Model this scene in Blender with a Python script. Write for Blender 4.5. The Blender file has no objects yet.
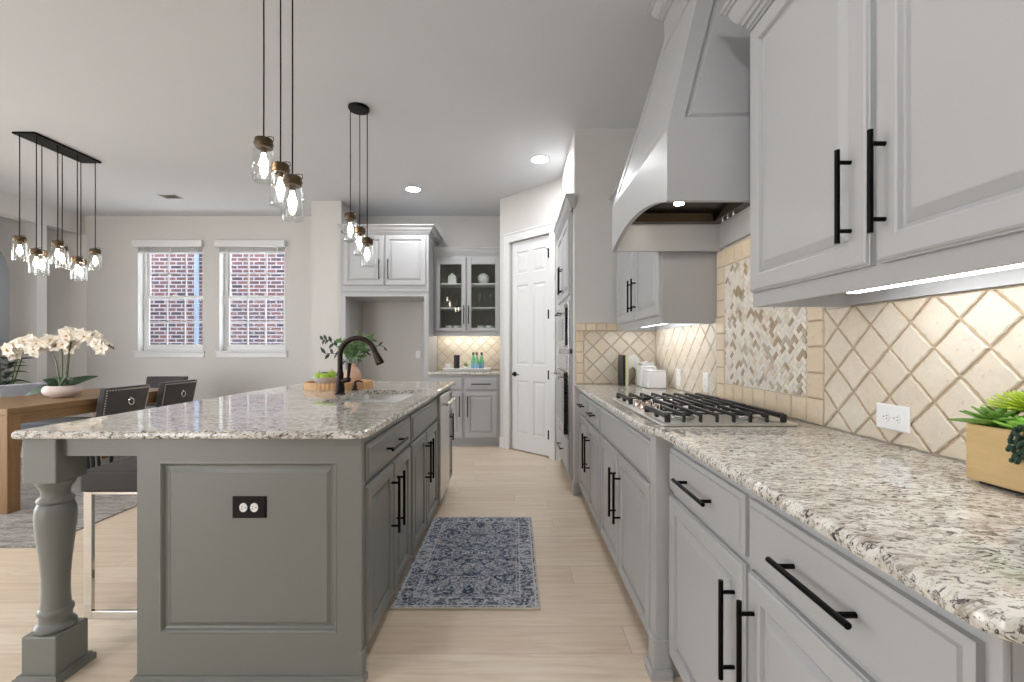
import bpy, bmesh, math, random
from mathutils import Vector, Matrix
random.seed(7)
C = bpy.context.scene.collection
SC = bpy.context.scene
PI = math.pi

# ---------------------------------------------------------------- camera
cam = bpy.data.objects.new('camera', bpy.data.cameras.new('camera')); C.objects.link(cam)
cam.location = (0, 0, 1.21); cam.rotation_euler = (PI/2, 0, 0)
cam.data.sensor_width = 36; cam.data.lens = 455/1024*36
cam.data.shift_x = -3/1024; cam.data.shift_y = 7/1024
cam.data.clip_start = .02
SC.camera = cam
# ---------------------------------------------------------------- world, lights, exposure
W = bpy.data.worlds.new('sky'); SC.world = W; W.use_nodes = True
W.node_tree.nodes['Background'].inputs[0].default_value = (.95, .98, 1, 1)
W.node_tree.nodes['Background'].inputs[1].default_value = 3.0
SC.view_settings.view_transform = 'Standard'; SC.view_settings.look = 'None'
SC.view_settings.gamma = 1; SC.view_settings.use_curve_mapping = False
SC.view_settings.exposure = 1.08
CEIL = 3.02
E_CAN, E_BULB, E_LED = 115, 13, 6.5

# ---------------------------------------------------------------- materials
def lin(c):
    return tuple(((v/255+.055)/1.055)**2.4 if v/255 > .04045 else v/255/12.92 for v in c)
class NT:
    def __init__(s, name):
        s.m = bpy.data.materials.new(name); s.m.use_nodes = True
        s.t = s.m.node_tree; s.b = s.t.nodes['Principled BSDF']; s.out = s.t.nodes['Material Output']
    def n(s, typ, **kw):
        nd = s.t.nodes.new(typ)
        for k, v in kw.items():
            if k.startswith('_'): setattr(nd, k[1:], v)
        return nd
    def l(s, a, b): s.t.links.new(a, b)
    def coord(s): return s.n('ShaderNodeTexCoord').outputs['Object']
    def mapping(s, src, scale=(1,1,1), rot=(0,0,0), loc=(0,0,0)):
        m = s.n('ShaderNodeMapping'); s.l(src, m.inputs[0])
        m.inputs['Location'].default_value = loc; m.inputs['Rotation'].default_value = rot; m.inputs['Scale'].default_value = scale
        return m.outputs[0]
    def noise(s, src, scale, detail=3, rough=.5, dist=0, out=0):
        n = s.n('ShaderNodeTexNoise'); s.l(src, n.inputs['Vector']); n.inputs['Scale'].default_value = scale
        n.inputs['Detail'].default_value = detail; n.inputs['Roughness'].default_value = rough; n.inputs['Distortion'].default_value = dist
        return n.outputs[out]
    def voro(s, src, scale, out='Distance', feat='F1'):
        n = s.n('ShaderNodeTexVoronoi', _feature=feat); s.l(src, n.inputs['Vector']); n.inputs['Scale'].default_value = scale
        return n.outputs[out]
    def ramp(s, src, stops, interp='LINEAR'):
        r = s.n('ShaderNodeValToRGB'); s.l(src, r.inputs[0]); e = r.color_ramp.elements; r.color_ramp.interpolation = interp
        while len(e) < len(stops): e.new(.5)
        for i, (p, c) in enumerate(stops):
            e[i].position = p; e[i].color = (c, c, c, 1) if isinstance(c, (int, float)) else (*lin(c), 1)
        return r.outputs[0]
    def mix(s, f, a, b, mode='MIX'):
        m = s.n('ShaderNodeMix', _data_type='RGBA', _blend_type=mode)
        for i, v in ((0, f), (6, a), (7, b)):
            if isinstance(v, (int, float)): m.inputs[i].default_value = v
            elif isinstance(v, tuple): m.inputs[i].default_value = (*lin(v), 1)
            else: s.l(v, m.inputs[i])
        return m.outputs[2]
    def math(s, op, a, b=0.0, c=0.0):
        m = s.n('ShaderNodeMath', _operation=op)
        for i, v in enumerate((a, b, c)):
            if isinstance(v, (int, float)): m.inputs[i].default_value = v
            else: s.l(v, m.inputs[i])
        return m.outputs[0]
    def sep(s, v):
        n = s.n('ShaderNodeSeparateXYZ'); s.l(v, n.inputs[0]); return n.outputs
    def comb(s, x, y, z):
        n = s.n('ShaderNodeCombineXYZ')
        for i, v in enumerate((x, y, z)):
            if isinstance(v, (int, float)): n.inputs[i].default_value = v
            else: s.l(v, n.inputs[i])
        return n.outputs[0]
    def bump(s, h, st=.2, dist=.01):
        b = s.n('ShaderNodeBump'); b.inputs['Strength'].default_value = st; b.inputs['Distance'].default_value = dist
        s.l(h, b.inputs['Height']); s.l(b.outputs[0], s.b.inputs['Normal'])
    def set(s, col=None, rough=None, metal=None, **kw):
        for k, v in (('Base Color', col), ('Roughness', rough), ('Metallic', metal)):
            if v is None: continue
            if isinstance(v, tuple): s.b.inputs[k].default_value = (*lin(v), 1)
            elif isinstance(v, (int, float)): s.b.inputs[k].default_value = v
            else: s.l(v, s.b.inputs[k])
        for k, v in kw.items(): s.b.inputs[k.replace('_', ' ')].default_value = v
        return s

def paint(name, c, rough=.4, var=3, bs=.05, scale=30):
    N = NT(name); co = N.coord(); f = N.noise(co, 1.7, 3)
    a = tuple(max(0, v-var) for v in c); b = tuple(min(255, v+var) for v in c)
    N.set(N.mix(f, a, b), rough); N.bump(N.noise(co, scale*6, 2), bs, .002); return N.m
def metal(name, c, rough=.25, aniso=(1, 1, 200)):
    N = NT(name); f = N.noise(N.mapping(N.coord(), aniso), 3, 3)
    N.set(N.mix(f, tuple(int(v*.9) for v in c), c), N.ramp(f, [(0, rough*.8), (1, rough*1.3)]), 1.0); return N.m
def emit(name, c, st):
    N = NT(name); N.set(c, .5); N.b.inputs['Emission Color'].default_value = (*lin(c), 1); N.b.inputs['Emission Strength'].default_value = st; return N.m
def thin_glass(name, tint=(250, 252, 252), edge=.75, base=.06, milky=0.0):
    N = NT(name); t = N.n('ShaderNodeBsdfTransparent'); t.inputs[0].default_value = (*lin(tint), 1)
    g = N.n('ShaderNodeBsdfGlossy'); g.inputs['Roughness'].default_value = .02
    lw = N.n('ShaderNodeLayerWeight'); lw.inputs[0].default_value = .35
    f = N.math('MULTIPLY_ADD', N.math('POWER', lw.outputs['Facing'], 2.0), edge, base)
    m = N.n('ShaderNodeMixShader'); N.l(f, m.inputs[0]); N.l(t.outputs[0], m.inputs[1]); N.l(g.outputs[0], m.inputs[2])
    o = m.outputs[0]
    if milky:
        d = N.n('ShaderNodeBsdfTranslucent'); d.inputs[0].default_value = (.95, .97, 1, 1)
        m2 = N.n('ShaderNodeMixShader'); m2.inputs[0].default_value = milky; N.l(o, m2.inputs[1]); N.l(d.outputs[0], m2.inputs[2]); o = m2.outputs[0]
    N.l(o, N.out.inputs[0]); return N.m
def wood(name, a, b, axis=(1, 12, 12), scale=3, rough=.45):
    N = NT(name); co = N.mapping(N.coord(), axis)
    f = N.noise(co, scale, 6, .6, .6); g = N.noise(co, scale*6, 4, .6)
    N.set(N.mix(N.ramp(N.mix(.35, f, g), [(.3, 0.0), (.7, 1.0)]), a, b), rough); N.bump(g, .08, .002); return N.m

M = {}
M['wall'] = paint('wall_paint', (208, 205, 201), .75, 2, .06, 25)
M['ceiling'] = paint('ceiling_paint', (211, 213, 217), .85, 2, .12, 18)
M['cab'] = paint('light_grey_cabinet_paint', (177, 177, 178), .36, 2, .02)
M['island'] = paint('sage_grey_cabinet_paint', (123, 124, 119), .35, 2, .02)
M['inner'] = paint('cabinet_inner_back', (104, 103, 96), .6, 3, .05)
M['white'] = paint('white_trim_paint', (224, 224, 224), .38, 2, .03)
M['dark_in'] = paint('mid_grey_board', (120, 118, 112), .6, 2, .02)  # plain mid grey for the dishwasher body and vent backing
M['black'] = metal('black_metal', (30, 29, 29), .38)
M['bronze'] = metal('dark_bronze_metal', (58, 50, 46), .3)
M['knob_steel'] = metal('reflection_tinted_steel', (214, 196, 186), .15)  # steel with a pinkish reflection put into its base colour
M['steel'] = metal('brushed_steel', (205, 203, 200), .25, (1, 1, 150))
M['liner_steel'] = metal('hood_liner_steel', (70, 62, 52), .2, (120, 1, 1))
M['chrome'] = metal('polished_chrome', (225, 222, 218), .08)
M['iron'] = paint('cast_iron_grate', (34, 34, 36), .42, 2, .15, 60)
M['glass_dark'] = NT('oven_dark_glass').set((14, 15, 17), .06).m
M['jar'] = thin_glass('clear_jar_glass', (248, 250, 250), 1.0, .07)
M['pane'] = thin_glass('window_glass', (250, 252, 253), .1, .006)
M['cabglass'] = thin_glass('cabinet_door_glass', (246, 248, 246), .4, .04)
M['bulb'] = emit('glowing_bulb', (255, 240, 222), E_BULB)
M['can'] = emit('recessed_lamp_lens', (250, 252, 255), E_CAN)
M['led'] = emit('led_strip_lens', (250, 251, 253), E_LED)
M['led_bar'] = emit('bar_led_lens', (255, 248, 238), 8)
M['hoodlamp'] = emit('hood_lamp_lens', (255, 247, 234), 24)
M['cap'] = metal('aged_jar_cap', (96, 82, 66), .4)
M['white_cer'] = NT('white_ceramic').set((236, 236, 236), .2).m
M['white_matte'] = paint('white_matte_ceramic', (232, 231, 228), .5)
M['plastic'] = NT('white_outlet_plastic').set((240, 240, 240), .3).m
M['brownplate'] = NT('dark_brown_outlet_plastic').set((16, 8, 7), .45, Specular_IOR_Level=.2).m
M['pink_cer'] = paint('blush_ceramic', (222, 206, 198), .4)
M['terra'] = paint('terracotta_vase', (216, 178, 154), .5, 6, .1)
M['velvet'] = NT('charcoal_velvet').set((56, 52, 52), .75, Sheen_Weight=.3).m
M['velvet_blue'] = NT('grey_blue_velvet').set((168, 172, 184), .8, Sheen_Weight=.5).m
M['navy'] = NT('navy_seat_velvet').set((40, 48, 66), .7, Sheen_Weight=.4).m
M['ebony'] = NT('black_chair_leg_wood').set((22, 22, 28), .35).m
M['leather'] = NT('dark_brown_leather').set((26, 20, 19), .5).m
M['orchid_leaf'] = NT('orchid_leaf_green').set((52, 78, 52), .35).m
M['stem'] = NT('green_stem').set((92, 104, 62), .5).m
M['leaf'] = NT('grey_green_leaf').set((104, 136, 86), .5).m
M['leaf_dark'] = NT('dark_leaf').set((48, 60, 50), .5).m
M['lime'] = NT('lime_succulent').set((176, 200, 60), .45).m
M['succ'] = NT('green_succulent').set((110, 150, 62), .4).m
M['succ_dark'] = NT('dark_trailing_succulent').set((34, 62, 48), .5).m
M['bottle_g'] = NT('green_bottle_glass').set((120, 186, 138), .15).m
M['label_b'] = NT('pale_blue_label').set((130, 172, 196), .5).m
M['oak'] = wood('honey_oak_table', (122, 92, 58), (152, 120, 82), (12, 1, 12))
M['oak_leg'] = wood('honey_oak_leg', (122, 90, 56), (152, 116, 76), (12, 12, 1))
M['planter'] = wood('pale_planter_wood', (204, 172, 118), (220, 190, 138), (14, 2, 14), 2.5, .4)
M['bamboo'] = wood('bamboo_tray_wood', (190, 144, 96), (222, 182, 132), (1, 1, 1), 8, .45)
M['sinksteel'] = metal('sink_steel', (222, 222, 220), .3)

def granite():
    N = NT('speckled_granite'); co = N.coord()
    st = N.mapping(co, (.75, 1.7, 1.2), (0, 0, .45))
    w = N.noise(st, 11, 4, .6, .8); base = N.mix(N.ramp(w, [(.35, 0.0), (.62, 1.0)]), (202, 196, 186), (232, 228, 220))
    g1 = N.noise(st, 40, 5, .65, 1.2); base = N.mix(N.ramp(g1, [(.51, 0.0), (.60, .85)]), base, (150, 138, 128))
    g3 = N.noise(N.mapping(co, (1, 1, 1), (0, 0, 0), (9, 2, 5)), 26, 4, .7); base = N.mix(N.ramp(g3, [(.60, 0.0), (.68, .6)]), base, (178, 154, 134))
    g2 = N.noise(N.mapping(co, (.7, 1.7, 1.3), (0, 0, .45), (3, 7, 1)), 74, 6, .68, .9); base = N.mix(N.ramp(g2, [(.55, 0.0), (.61, .9)]), base, (66, 60, 60))
    g4 = N.noise(N.mapping(co, (1, 1.4, 1.4), (0, 0, 0), (1, 17, 3)), 44, 4, .7, .6); base = N.mix(N.ramp(g4, [(.585, 0.0), (.625, .9)]), base, (46, 40, 42))
    N.set(base, .05); N.b.inputs['IOR'].default_value = 1.55; return N.m
M['granite'] = granite()

def floor_mat():
    N = NT('pale_oak_plank_floor'); co = N.coord(); s = N.sep(co)
    W_, L_ = .18, 1.5
    row = N.math('FLOOR', N.math('DIVIDE', s[1], W_))
    wn = N.n('ShaderNodeTexWhiteNoise', _noise_dimensions='1D'); N.l(row, wn.inputs['W'])
    xs = N.math('ADD', N.math('DIVIDE', s[0], L_), N.math('MULTIPLY', wn.outputs[0], 1.0))
    col = N.math('FLOOR', xs)
    wn2 = N.n('ShaderNodeTexWhiteNoise', _noise_dimensions='2D'); N.l(N.comb(row, col, 0), wn2.inputs['Vector'])
    fy = N.math('FRACT', N.math('DIVIDE', s[1], W_)); fx = N.math('FRACT', xs)
    ey = N.math('MULTIPLY', N.math('MINIMUM', fy, N.math('SUBTRACT', 1.0, fy)), W_)
    ex = N.math('MULTIPLY', N.math('MINIMUM', fx, N.math('SUBTRACT', 1.0, fx)), L_)
    e = N.math('MINIMUM', ex, ey)
    gro = N.ramp(N.math('MULTIPLY', e, 100), [(.08, 0.0), (.2, 1.0)])
    off = N.comb(N.math('MULTIPLY', wn2.outputs[0], 37), N.math('MULTIPLY', wn2.outputs[0], 11), 0)
    va = N.n('ShaderNodeVectorMath', _operation='ADD'); N.l(co, va.inputs[0]); N.l(off, va.inputs[1])
    gr = N.mapping(va.outputs[0], (1.2, 14, 1))
    f = N.noise(gr, 2.2, 7, .62, .7)
    c = N.ramp(f, [(.3, (219, 200, 176)), (.5, (234, 217, 194)), (.72, (245, 232, 214))])
    c = N.mix(N.math('MULTIPLY', wn2.outputs[0], .38), c, (206, 178, 154))
    c = N.mix(N.ramp(N.noise(N.mapping(va.outputs[0], (2, 5, 1)), 2.0, 2), [(.55, 0.0), (.8, .4)]), c, (216, 188, 170))
    c = N.mix(gro, (196, 172, 150), c)
    N.set(c, N.ramp(f, [(0, .26), (1, .36)])); N.bump(gro, .25, .002); return N.m
M['floor'] = floor_mat()

def tile_mat(name, a, b, rough=.5):
    N = NT(name); at = N.n('ShaderNodeAttribute', _attribute_name='tint'); co = N.coord()
    f = N.noise(co, 16, 5, .65); c = N.mix(f, a, b)
    c = N.mix(N.math('MULTIPLY', at.outputs['Fac'], .5), c, (212, 192, 162))
    c = N.mix(N.ramp(N.noise(co, 60, 4, .7), [(.58, 0.0), (.72, .5)]), c, (180, 158, 130))
    c = N.mix(N.ramp(N.noise(N.mapping(co, (1, 1, 1), (0, 0, 0), (4, 4, 4)), 22, 5, .7), [(.45, 0.0), (.7, .55)]), c, (204, 196, 184))
    N.set(c, rough); N.bump(N.noise(co, 70, 4, .7), .35, .004); return N.m
M['tile'] = tile_mat('tumbled_travertine_tile', (214, 203, 184), (230, 223, 210))
M['tile_b'] = tile_mat('warm_border_travertine', (224, 203, 174), (234, 218, 194))
M['grout'] = paint('tan_grout', (190, 170, 144), .8, 6, .3)
M['mgrout'] = paint('pale_mosaic_grout', (226, 219, 208), .8, 3, .1)
def mosaic_mat():
    N = NT('mixed_marble_mosaic'); at = N.n('ShaderNodeAttribute', _attribute_name='tint')
    c = N.ramp(at.outputs['Fac'], [(0, (228, 222, 214)), (.3, (236, 230, 220)), (.55, (220, 208, 190)), (.66, (234, 226, 214)), (.76, (172, 152, 128)), (.88, (190, 180, 166))], 'CONSTANT')
    c = N.mix(.5, c, N.mix(N.noise(N.coord(), 45, 4), (150, 140, 128), (255, 252, 248)), 'SOFT_LIGHT')
    N.set(c, .3); return N.m
M['mosaic'] = mosaic_mat()

def rug_mat(kind):
    N = NT('distressed_blue_rug' if kind == 'k' else 'grey_striated_rug'); co = N.coord(); s = N.sep(co)
    if kind == 'k':
        hw, hl = .35, .57
        ax = N.math('ABSOLUTE', s[0]); ay = N.math('ABSOLUTE', s[1])
        e = N.math('MINIMUM', N.math('SUBTRACT', hw, ax), N.math('SUBTRACT', hl, ay))
        sym = N.comb(ax, ay, 0)
        DK, MD, LT = (40, 54, 74), (92, 108, 128), (208, 208, 214)
        pat = N.noise(sym, 13, 4, .65, 1.6); fl = N.voro(N.comb(ax, ay, 0), 8)
        c = N.ramp(pat, [(.40, DK), (.46, MD), (.50, LT), (.56, (168, 168, 176)), (.60, (96, 104, 120)), (.68, LT)])
        rings = N.math('SINE', N.math('MULTIPLY', fl, 55)); c = N.mix(N.ramp(rings, [(.55, 0.0), (.8, .8)]), c, (52, 70, 98))
        c = N.mix(N.ramp(fl, [(.08, .8), (.2, 0.0)]), c, (178, 156, 144))
        bp = N.ramp(N.noise(sym, 30, 3, .6, 1.5), [(.44, (50, 60, 80)), (.5, (128, 134, 146)), (.56, (200, 202, 208))])
        c = N.mix(N.ramp(e, [(.085, .9), (.086, 0.0)], 'CONSTANT'), c, bp)
        band = N.ramp(e, [(.0, 0.0), (.012, .8), (.020, 0.0), (.083, 0.0), (.088, .7), (.094, 0.0), (.106, .7), (.112, 0.0)], 'CONSTANT')
        c = N.mix(band, c, (214, 215, 220))
        gr = N.noise(N.mapping(co, (1, 2.0, 1)), 75, 3, .8); c = N.mix(N.ramp(gr, [(.40, .7), (.46, 0.0)]), c, (34, 42, 60))
        c = N.mix(N.ramp(N.noise(N.mapping(co, (1, 2.0, 1)), 64, 3, .8), [(.55, 0.0), (.60, .6)]), c, (232, 234, 240))
        wear = N.noise(N.mapping(co, (1, 1.8, 1)), 6, 5, .7); c = N.mix(N.ramp(wear, [(.56, 0.0), (.68, .35)]), c, (176, 170, 166))
        c = N.mix(N.ramp(e, [(.0, 1.0), (.006, 0.0)], 'CONSTANT'), c, (206, 196, 176))
    else:
        f = N.noise(N.mapping(co, (1.0, 7, 1)), 4.5, 7, .75, 1.3); c = N.ramp(f, [(.38, (112, 108, 106)), (.48, (156, 150, 144)), (.58, (194, 188, 180)), (.7, (150, 142, 138))])
        gr = N.noise(N.mapping(co, (1, 4, 1)), 50, 3, .8); c = N.mix(N.ramp(gr, [(.45, .5), (.58, 0.0)]), c, (104, 100, 98))
    N.set(c, .9); N.bump(N.noise(co, 260, 2), .5, .003); return N.m
M['rug'] = rug_mat('k'); M['rug_d'] = rug_mat('d')

def brick_mat():
    N = NT('neighbour_brick'); s = N.sep(N.coord()); v = N.comb(s[0], s[2], 0)
    b = N.n('ShaderNodeTexBrick'); N.l(v, b.inputs['Vector'])
    b.inputs['Scale'].default_value = 1; b.inputs['Brick Width'].default_value = .21; b.inputs['Row Height'].default_value = .073
    b.inputs['Mortar Size'].default_value = .011; b.inputs['Color1'].default_value = (*lin((98, 68, 66)), 1); b.inputs['Color2'].default_value = (*lin((48, 42, 50)), 1)
    b.inputs['Mortar'].default_value = (*lin((142, 143, 154)), 1); b.inputs['Bias'].default_value = -.1
    c = N.mix(.5, b.outputs[0], N.mix(N.noise(N.mapping(v, (5, 14, 1)), 1.0, 1), (60, 60, 66), (255, 244, 240)), 'SOFT_LIGHT')
    N.set(c, .85); return N.m
M['brick'] = brick_mat()
def hatch(name, c1, c2):
    N = NT(name); f = N.noise(N.coord(), 30, 4); N.set(N.mix(f, c1, c2), .5); return N.m
def petal_mat():
    N = NT('cream_orchid_petal'); f = N.noise(N.coord(), 9, 3); N.set(N.mix(f, (238, 226, 206), (252, 246, 236)), .5)
    N.b.inputs['Subsurface Weight'].default_value = .0; return N.m
M['petal'] = petal_mat(); M['lip'] = NT('amber_orchid_throat').set((206, 158, 84), .5).m
M['dark_bud'] = NT('brown_bud').set((92, 70, 60), .6).m
M['apple'] = hatch('green_apple', (150, 186, 50), (176, 208, 76)); M['blue_item'] = NT('dark_blue_cloth').set((52, 62, 88), .7).m

# ---------------------------------------------------------------- mesh helpers
def nb(): return bmesh.new()
def box(bm, x0, x1, y0, y1, z0, z1):
    vs = [bm.verts.new((x, y, z)) for x in (x0, x1) for y in (y0, y1) for z in (z0, z1)]
    for f in ((0,1,3,2),(4,6,7,5),(0,4,5,1),(2,3,7,6),(0,2,6,4),(1,5,7,3)): bm.faces.new([vs[i] for i in f])
    return bm
def B(*a):
    bm = nb(); box(bm, *a); return bm
def prism(bm, pts, f0, f1):
    """pts 2D, f0/f1 map (a,b)->xyz for the two caps"""
    a = [bm.verts.new(f0(*p)) for p in pts]; b = [bm.verts.new(f1(*p)) for p in pts]
    bm.faces.new(a); bm.faces.new(b[::-1]); n = len(pts)
    for i in range(n): bm.faces.new((a[i], a[(i+1) % n], b[(i+1) % n], b[i]))
    return bm
def lathe(bm, prof, c=(0,0,0), seg=28, cap=True):
    rings = []
    for r, z in prof:
        if r < 1e-5: rings.append([bm.verts.new((c[0], c[1], c[2]+z))])
        else: rings.append([bm.verts.new((c[0]+r*math.cos(2*PI*i/seg), c[1]+r*math.sin(2*PI*i/seg), c[2]+z)) for i in range(seg)])
    for a, b in zip(rings, rings[1:]):
        for i in range(seg):
            j = (i+1) % seg
            if len(a) == 1 and len(b) == 1: continue
            if len(a) == 1: bm.faces.new((a[0], b[i], b[j]))
            elif len(b) == 1: bm.faces.new((a[i], a[j], b[0]))
            else: bm.faces.new((a[i], a[j], b[j], b[i]))
    if cap:
        for r in (rings[0], rings[-1]):
            if len(r) > 2: bm.faces.new(r)
    return bm
def tube(bm, pts, r, seg=10, r1=None):
    pts = [Vector(p) for p in pts]; n = len(pts); rings = []
    up = None
    for i, p in enumerate(pts):
        t = (pts[min(i+1, n-1)]-pts[max(i-1, 0)]).normalized()
        if up is None: up = Vector((0,0,1)) if abs(t.z) < .9 else Vector((1,0,0))
        a = t.cross(up).normalized(); b = a.cross(t).normalized(); up = b
        rr = r if r1 is None else r+(r1-r)*i/(n-1)
        rings.append([bm.verts.new(p+rr*(math.cos(2*PI*k/seg)*a+math.sin(2*PI*k/seg)*b)) for k in range(seg)])
    for x, y in zip(rings, rings[1:]):
        for k in range(seg): bm.faces.new((x[k], x[(k+1) % seg], y[(k+1) % seg], y[k]))
    bm.faces.new(rings[0][::-1]); bm.faces.new(rings[-1]); return bm
def ellipsoid(bm, c, rx, ry, rz, seg=12, rings=8):
    m = Matrix.Translation(c) @ Matrix.Diagonal((rx, ry, rz, 1))
    bmesh.ops.create_uvsphere(bm, u_segments=seg, v_segments=rings, radius=1, matrix=m); return bm
def loops(bm, u0, u1, w0, w1, prof, T):
    """nested rectangles: prof = (inset, height)"""
    rs = [[bm.verts.new(T(*q)) for q in ((u0+i, h, w0+i), (u1-i, h, w0+i), (u1-i, h, w1-i), (u0+i, h, w1-i))] for i, h in prof]
    bm.faces.new(rs[0])
    for a, b in zip(rs, rs[1:]):
        for k in range(4): bm.faces.new((a[k], a[(k+1) % 4], b[(k+1) % 4], b[k]))
    bm.faces.new(rs[-1]); return bm
def root_loc(o):
    while o.parent: o = o.parent
    return o
def obj(name, bm, m, parent=None, bevel=0, smooth=False, local=False, seg=2):
    bmesh.ops.recalc_face_normals(bm, faces=bm.faces)
    if parent is not None and not local:
        r = root_loc(parent)
        if r.type == 'EMPTY': bmesh.ops.translate(bm, verts=bm.verts, vec=-Vector(r.location))
    me = bpy.data.meshes.new(name); bm.to_mesh(me); bm.free()
    for mm in (m if isinstance(m, list) else [m]): me.materials.append(mm)
    o = bpy.data.objects.new(name, me); C.objects.link(o)
    if parent is not None: o.parent = parent
    if bevel:
        md = o.modifiers.new('bevel', 'BEVEL'); md.width = bevel; md.segments = seg; md.limit_method = 'ANGLE'; md.angle_limit = math.radians(40); md.harden_normals = False
    if smooth:
        for p in me.polygons: p.use_smooth = True
        try: me.set_sharp_from_angle(angle=math.radians(smooth if smooth is not True else 40))
        except Exception: pass
    return o
def thing(name, label, cat, loc=(0,0,0), rotz=0, group=None):
    o = bpy.data.objects.new(name, None); C.objects.link(o); o.location = loc; o.rotation_euler = (0,0,rotz)
    o.empty_display_size = .05; o['label'] = label; o['category'] = cat
    if group: o['group'] = group
    return o
def tag(o, label, cat, group=None):
    o['label'] = label; o['category'] = cat
    if group: o['group'] = group
    return o
def struct(name, bm, m, parent=None, **kw):
    o = obj(name, bm, m, parent, **kw)
    if parent is None: o['kind'] = 'structure'
    return o
def children(o): return [c for c in bpy.data.objects if c.parent == o]
def dup(root, loc, rotz=0, label=None, group=None):
    r = root.copy(); C.objects.link(r); r.location = loc; r.rotation_euler = (0,0,rotz)
    if label: r['label'] = label
    if group: r['group'] = group
    for ch in children(root):
        c = ch.copy(); C.objects.link(c); c.parent = r
        for g in children(ch):
            d = g.copy(); C.objects.link(d); d.parent = c
    return r

# face frames: (u along width, v outward, w up)
def TX(x0, s): return lambda u, v, w: (x0+s*v, u, w)      # facing +X (s=1) / -X (s=-1), u = Y
def TY(y0): return lambda u, v, w: (u, y0-v, w)           # facing the camera
DOOR = lambda t=.02, fr=.055: [(0, 0), (0, t-.009), (.003, t-.008), (.005, t-.003), (.010, t), (fr-.004, t), (fr, t-.003), (fr+.003, t-.013), (fr+.011, t-.013), (fr+.013, t-.011), (fr+.034, t-.0015), (fr+.037, t-.001)]
DRAW = lambda t=.02: [(0, 0), (0, t-.008), (.003, t-.007), (.013, t-.005), (.016, t)]
FLAT = lambda t=.02: [(0, 0), (0, t-.004), (.004, t)]
def handle(T, parent, u, w, L, vert=True, so=.034, v0=.02, r=.0062, name='handle'):
    bm = nb()
    def P(a, v): return T(u, v, w+a) if vert else T(u+a, v, w)
    tube(bm, [P(-L/2, v0+so), P(L/2, v0+so)], r, 10)
    for s in (-1, 1): tube(bm, [P(s*(L/2-.03), v0-.002), P(s*(L/2-.03), v0+so)], r*.85, 8)
    return obj(name, bm, M['black'], parent, smooth=True)
def door(T, parent, u0, u1, w0, w1, m, hu=None, hw=None, L=.26, fr=.055, t=.02):
    d = obj('door', loops(nb(), u0, u1, w0, w1, DOOR(t, fr), T), m, parent)
    if hu is not None: handle(T, d, hu, hw, L)
    return d
def drawer(T, parent, u0, u1, w0, w1, m, L=.26, pull=True, name='drawer'):
    d = obj(name, loops(nb(), u0, u1, w0, w1, DRAW(), T), m, parent)
    if pull: handle(T, d, (u0+u1)/2, (w0+w1)/2, L, False)
    return d
def sweep(bm, path, prof, side=1, caps=True):
    """mitred moulding: path of (x,y); prof of (out, z)"""
    P = [Vector(p) for p in path]; n = len(P); offs = []
    for i in range(n):
        ns = []
        if i > 0: d = (P[i]-P[i-1]).normalized(); ns.append(Vector((d.y, -d.x))*side)
        if i < n-1: d = (P[i+1]-P[i]).normalized(); ns.append(Vector((d.y, -d.x))*side)
        if len(ns) == 2: m = (ns[0]+ns[1]); m = m/ (m.length**2) * 2; offs.append(m)
        else: offs.append(ns[0])
    R = [[bm.verts.new((P[i].x+offs[i].x*o, P[i].y+offs[i].y*o, z)) for o, z in prof] for i in range(n)]
    k = len(prof)
    for a, b in zip(R, R[1:]):
        for j in range(k): bm.faces.new((a[j], a[(j+1) % k], b[(j+1) % k], b[j]))
    if caps: bm.faces.new(R[0]); bm.faces.new(R[-1][::-1])
    return bm
def CROWN(z0, h=.1, out=.075):
    q = [(0, 0), (.10, 0), (.10, .07), (.20, .09), (.22, .20), (.34, .22), (.36, .33), (.46, .36), (.60, .50), (.74, .72), (.76, .78), (.86, .79), (.87, .87), (1, .89), (1, 1), (0, 1)]
    return [(a*out, z0+b*h) for a, b in q]
def BASEM(z0=0, h=.1, out=.014): return [(0, z0), (out, z0), (out, z0+h*.72), (out*.55, z0+h*.84), (out*.5, z0+h), (0, z0+h)]
def rrect(x0, x1, y0, y1, r, seg=6, rs=None):
    rs = rs or (r, r, r, r); out = []
    for (cx, cy, a0), rr in zip((((x1, y1, 0)), ((x0, y1, 90)), ((x0, y0, 180)), ((x1, y0, 270))), rs):
        sx = 1 if cx == x1 else -1; sy = 1 if cy == y1 else -1
        ox, oy = cx-sx*rr, cy-sy*rr
        for k in range(seg+1):
            a = math.radians(a0+90*k/seg); out.append((ox+rr*math.cos(a), oy+rr*math.sin(a)))
    return out
def inset(pts, d):
    n = len(pts); out = []
    for i in range(n):
        a, b, c = Vector(pts[i-1]), Vector(pts[i]), Vector(pts[(i+1) % n])
        d1 = (b-a); d2 = (c-b)
        if d1.length < 1e-6: d1 = d2
        if d2.length < 1e-6: d2 = d1
        d1.normalize(); d2.normalize()
        m = Vector((-d1.y, d1.x))+Vector((-d2.y, d2.x)); m = m/(m.length**2)*2
        out.append((b.x+m.x*d, b.y+m.y*d))
    return out
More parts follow.
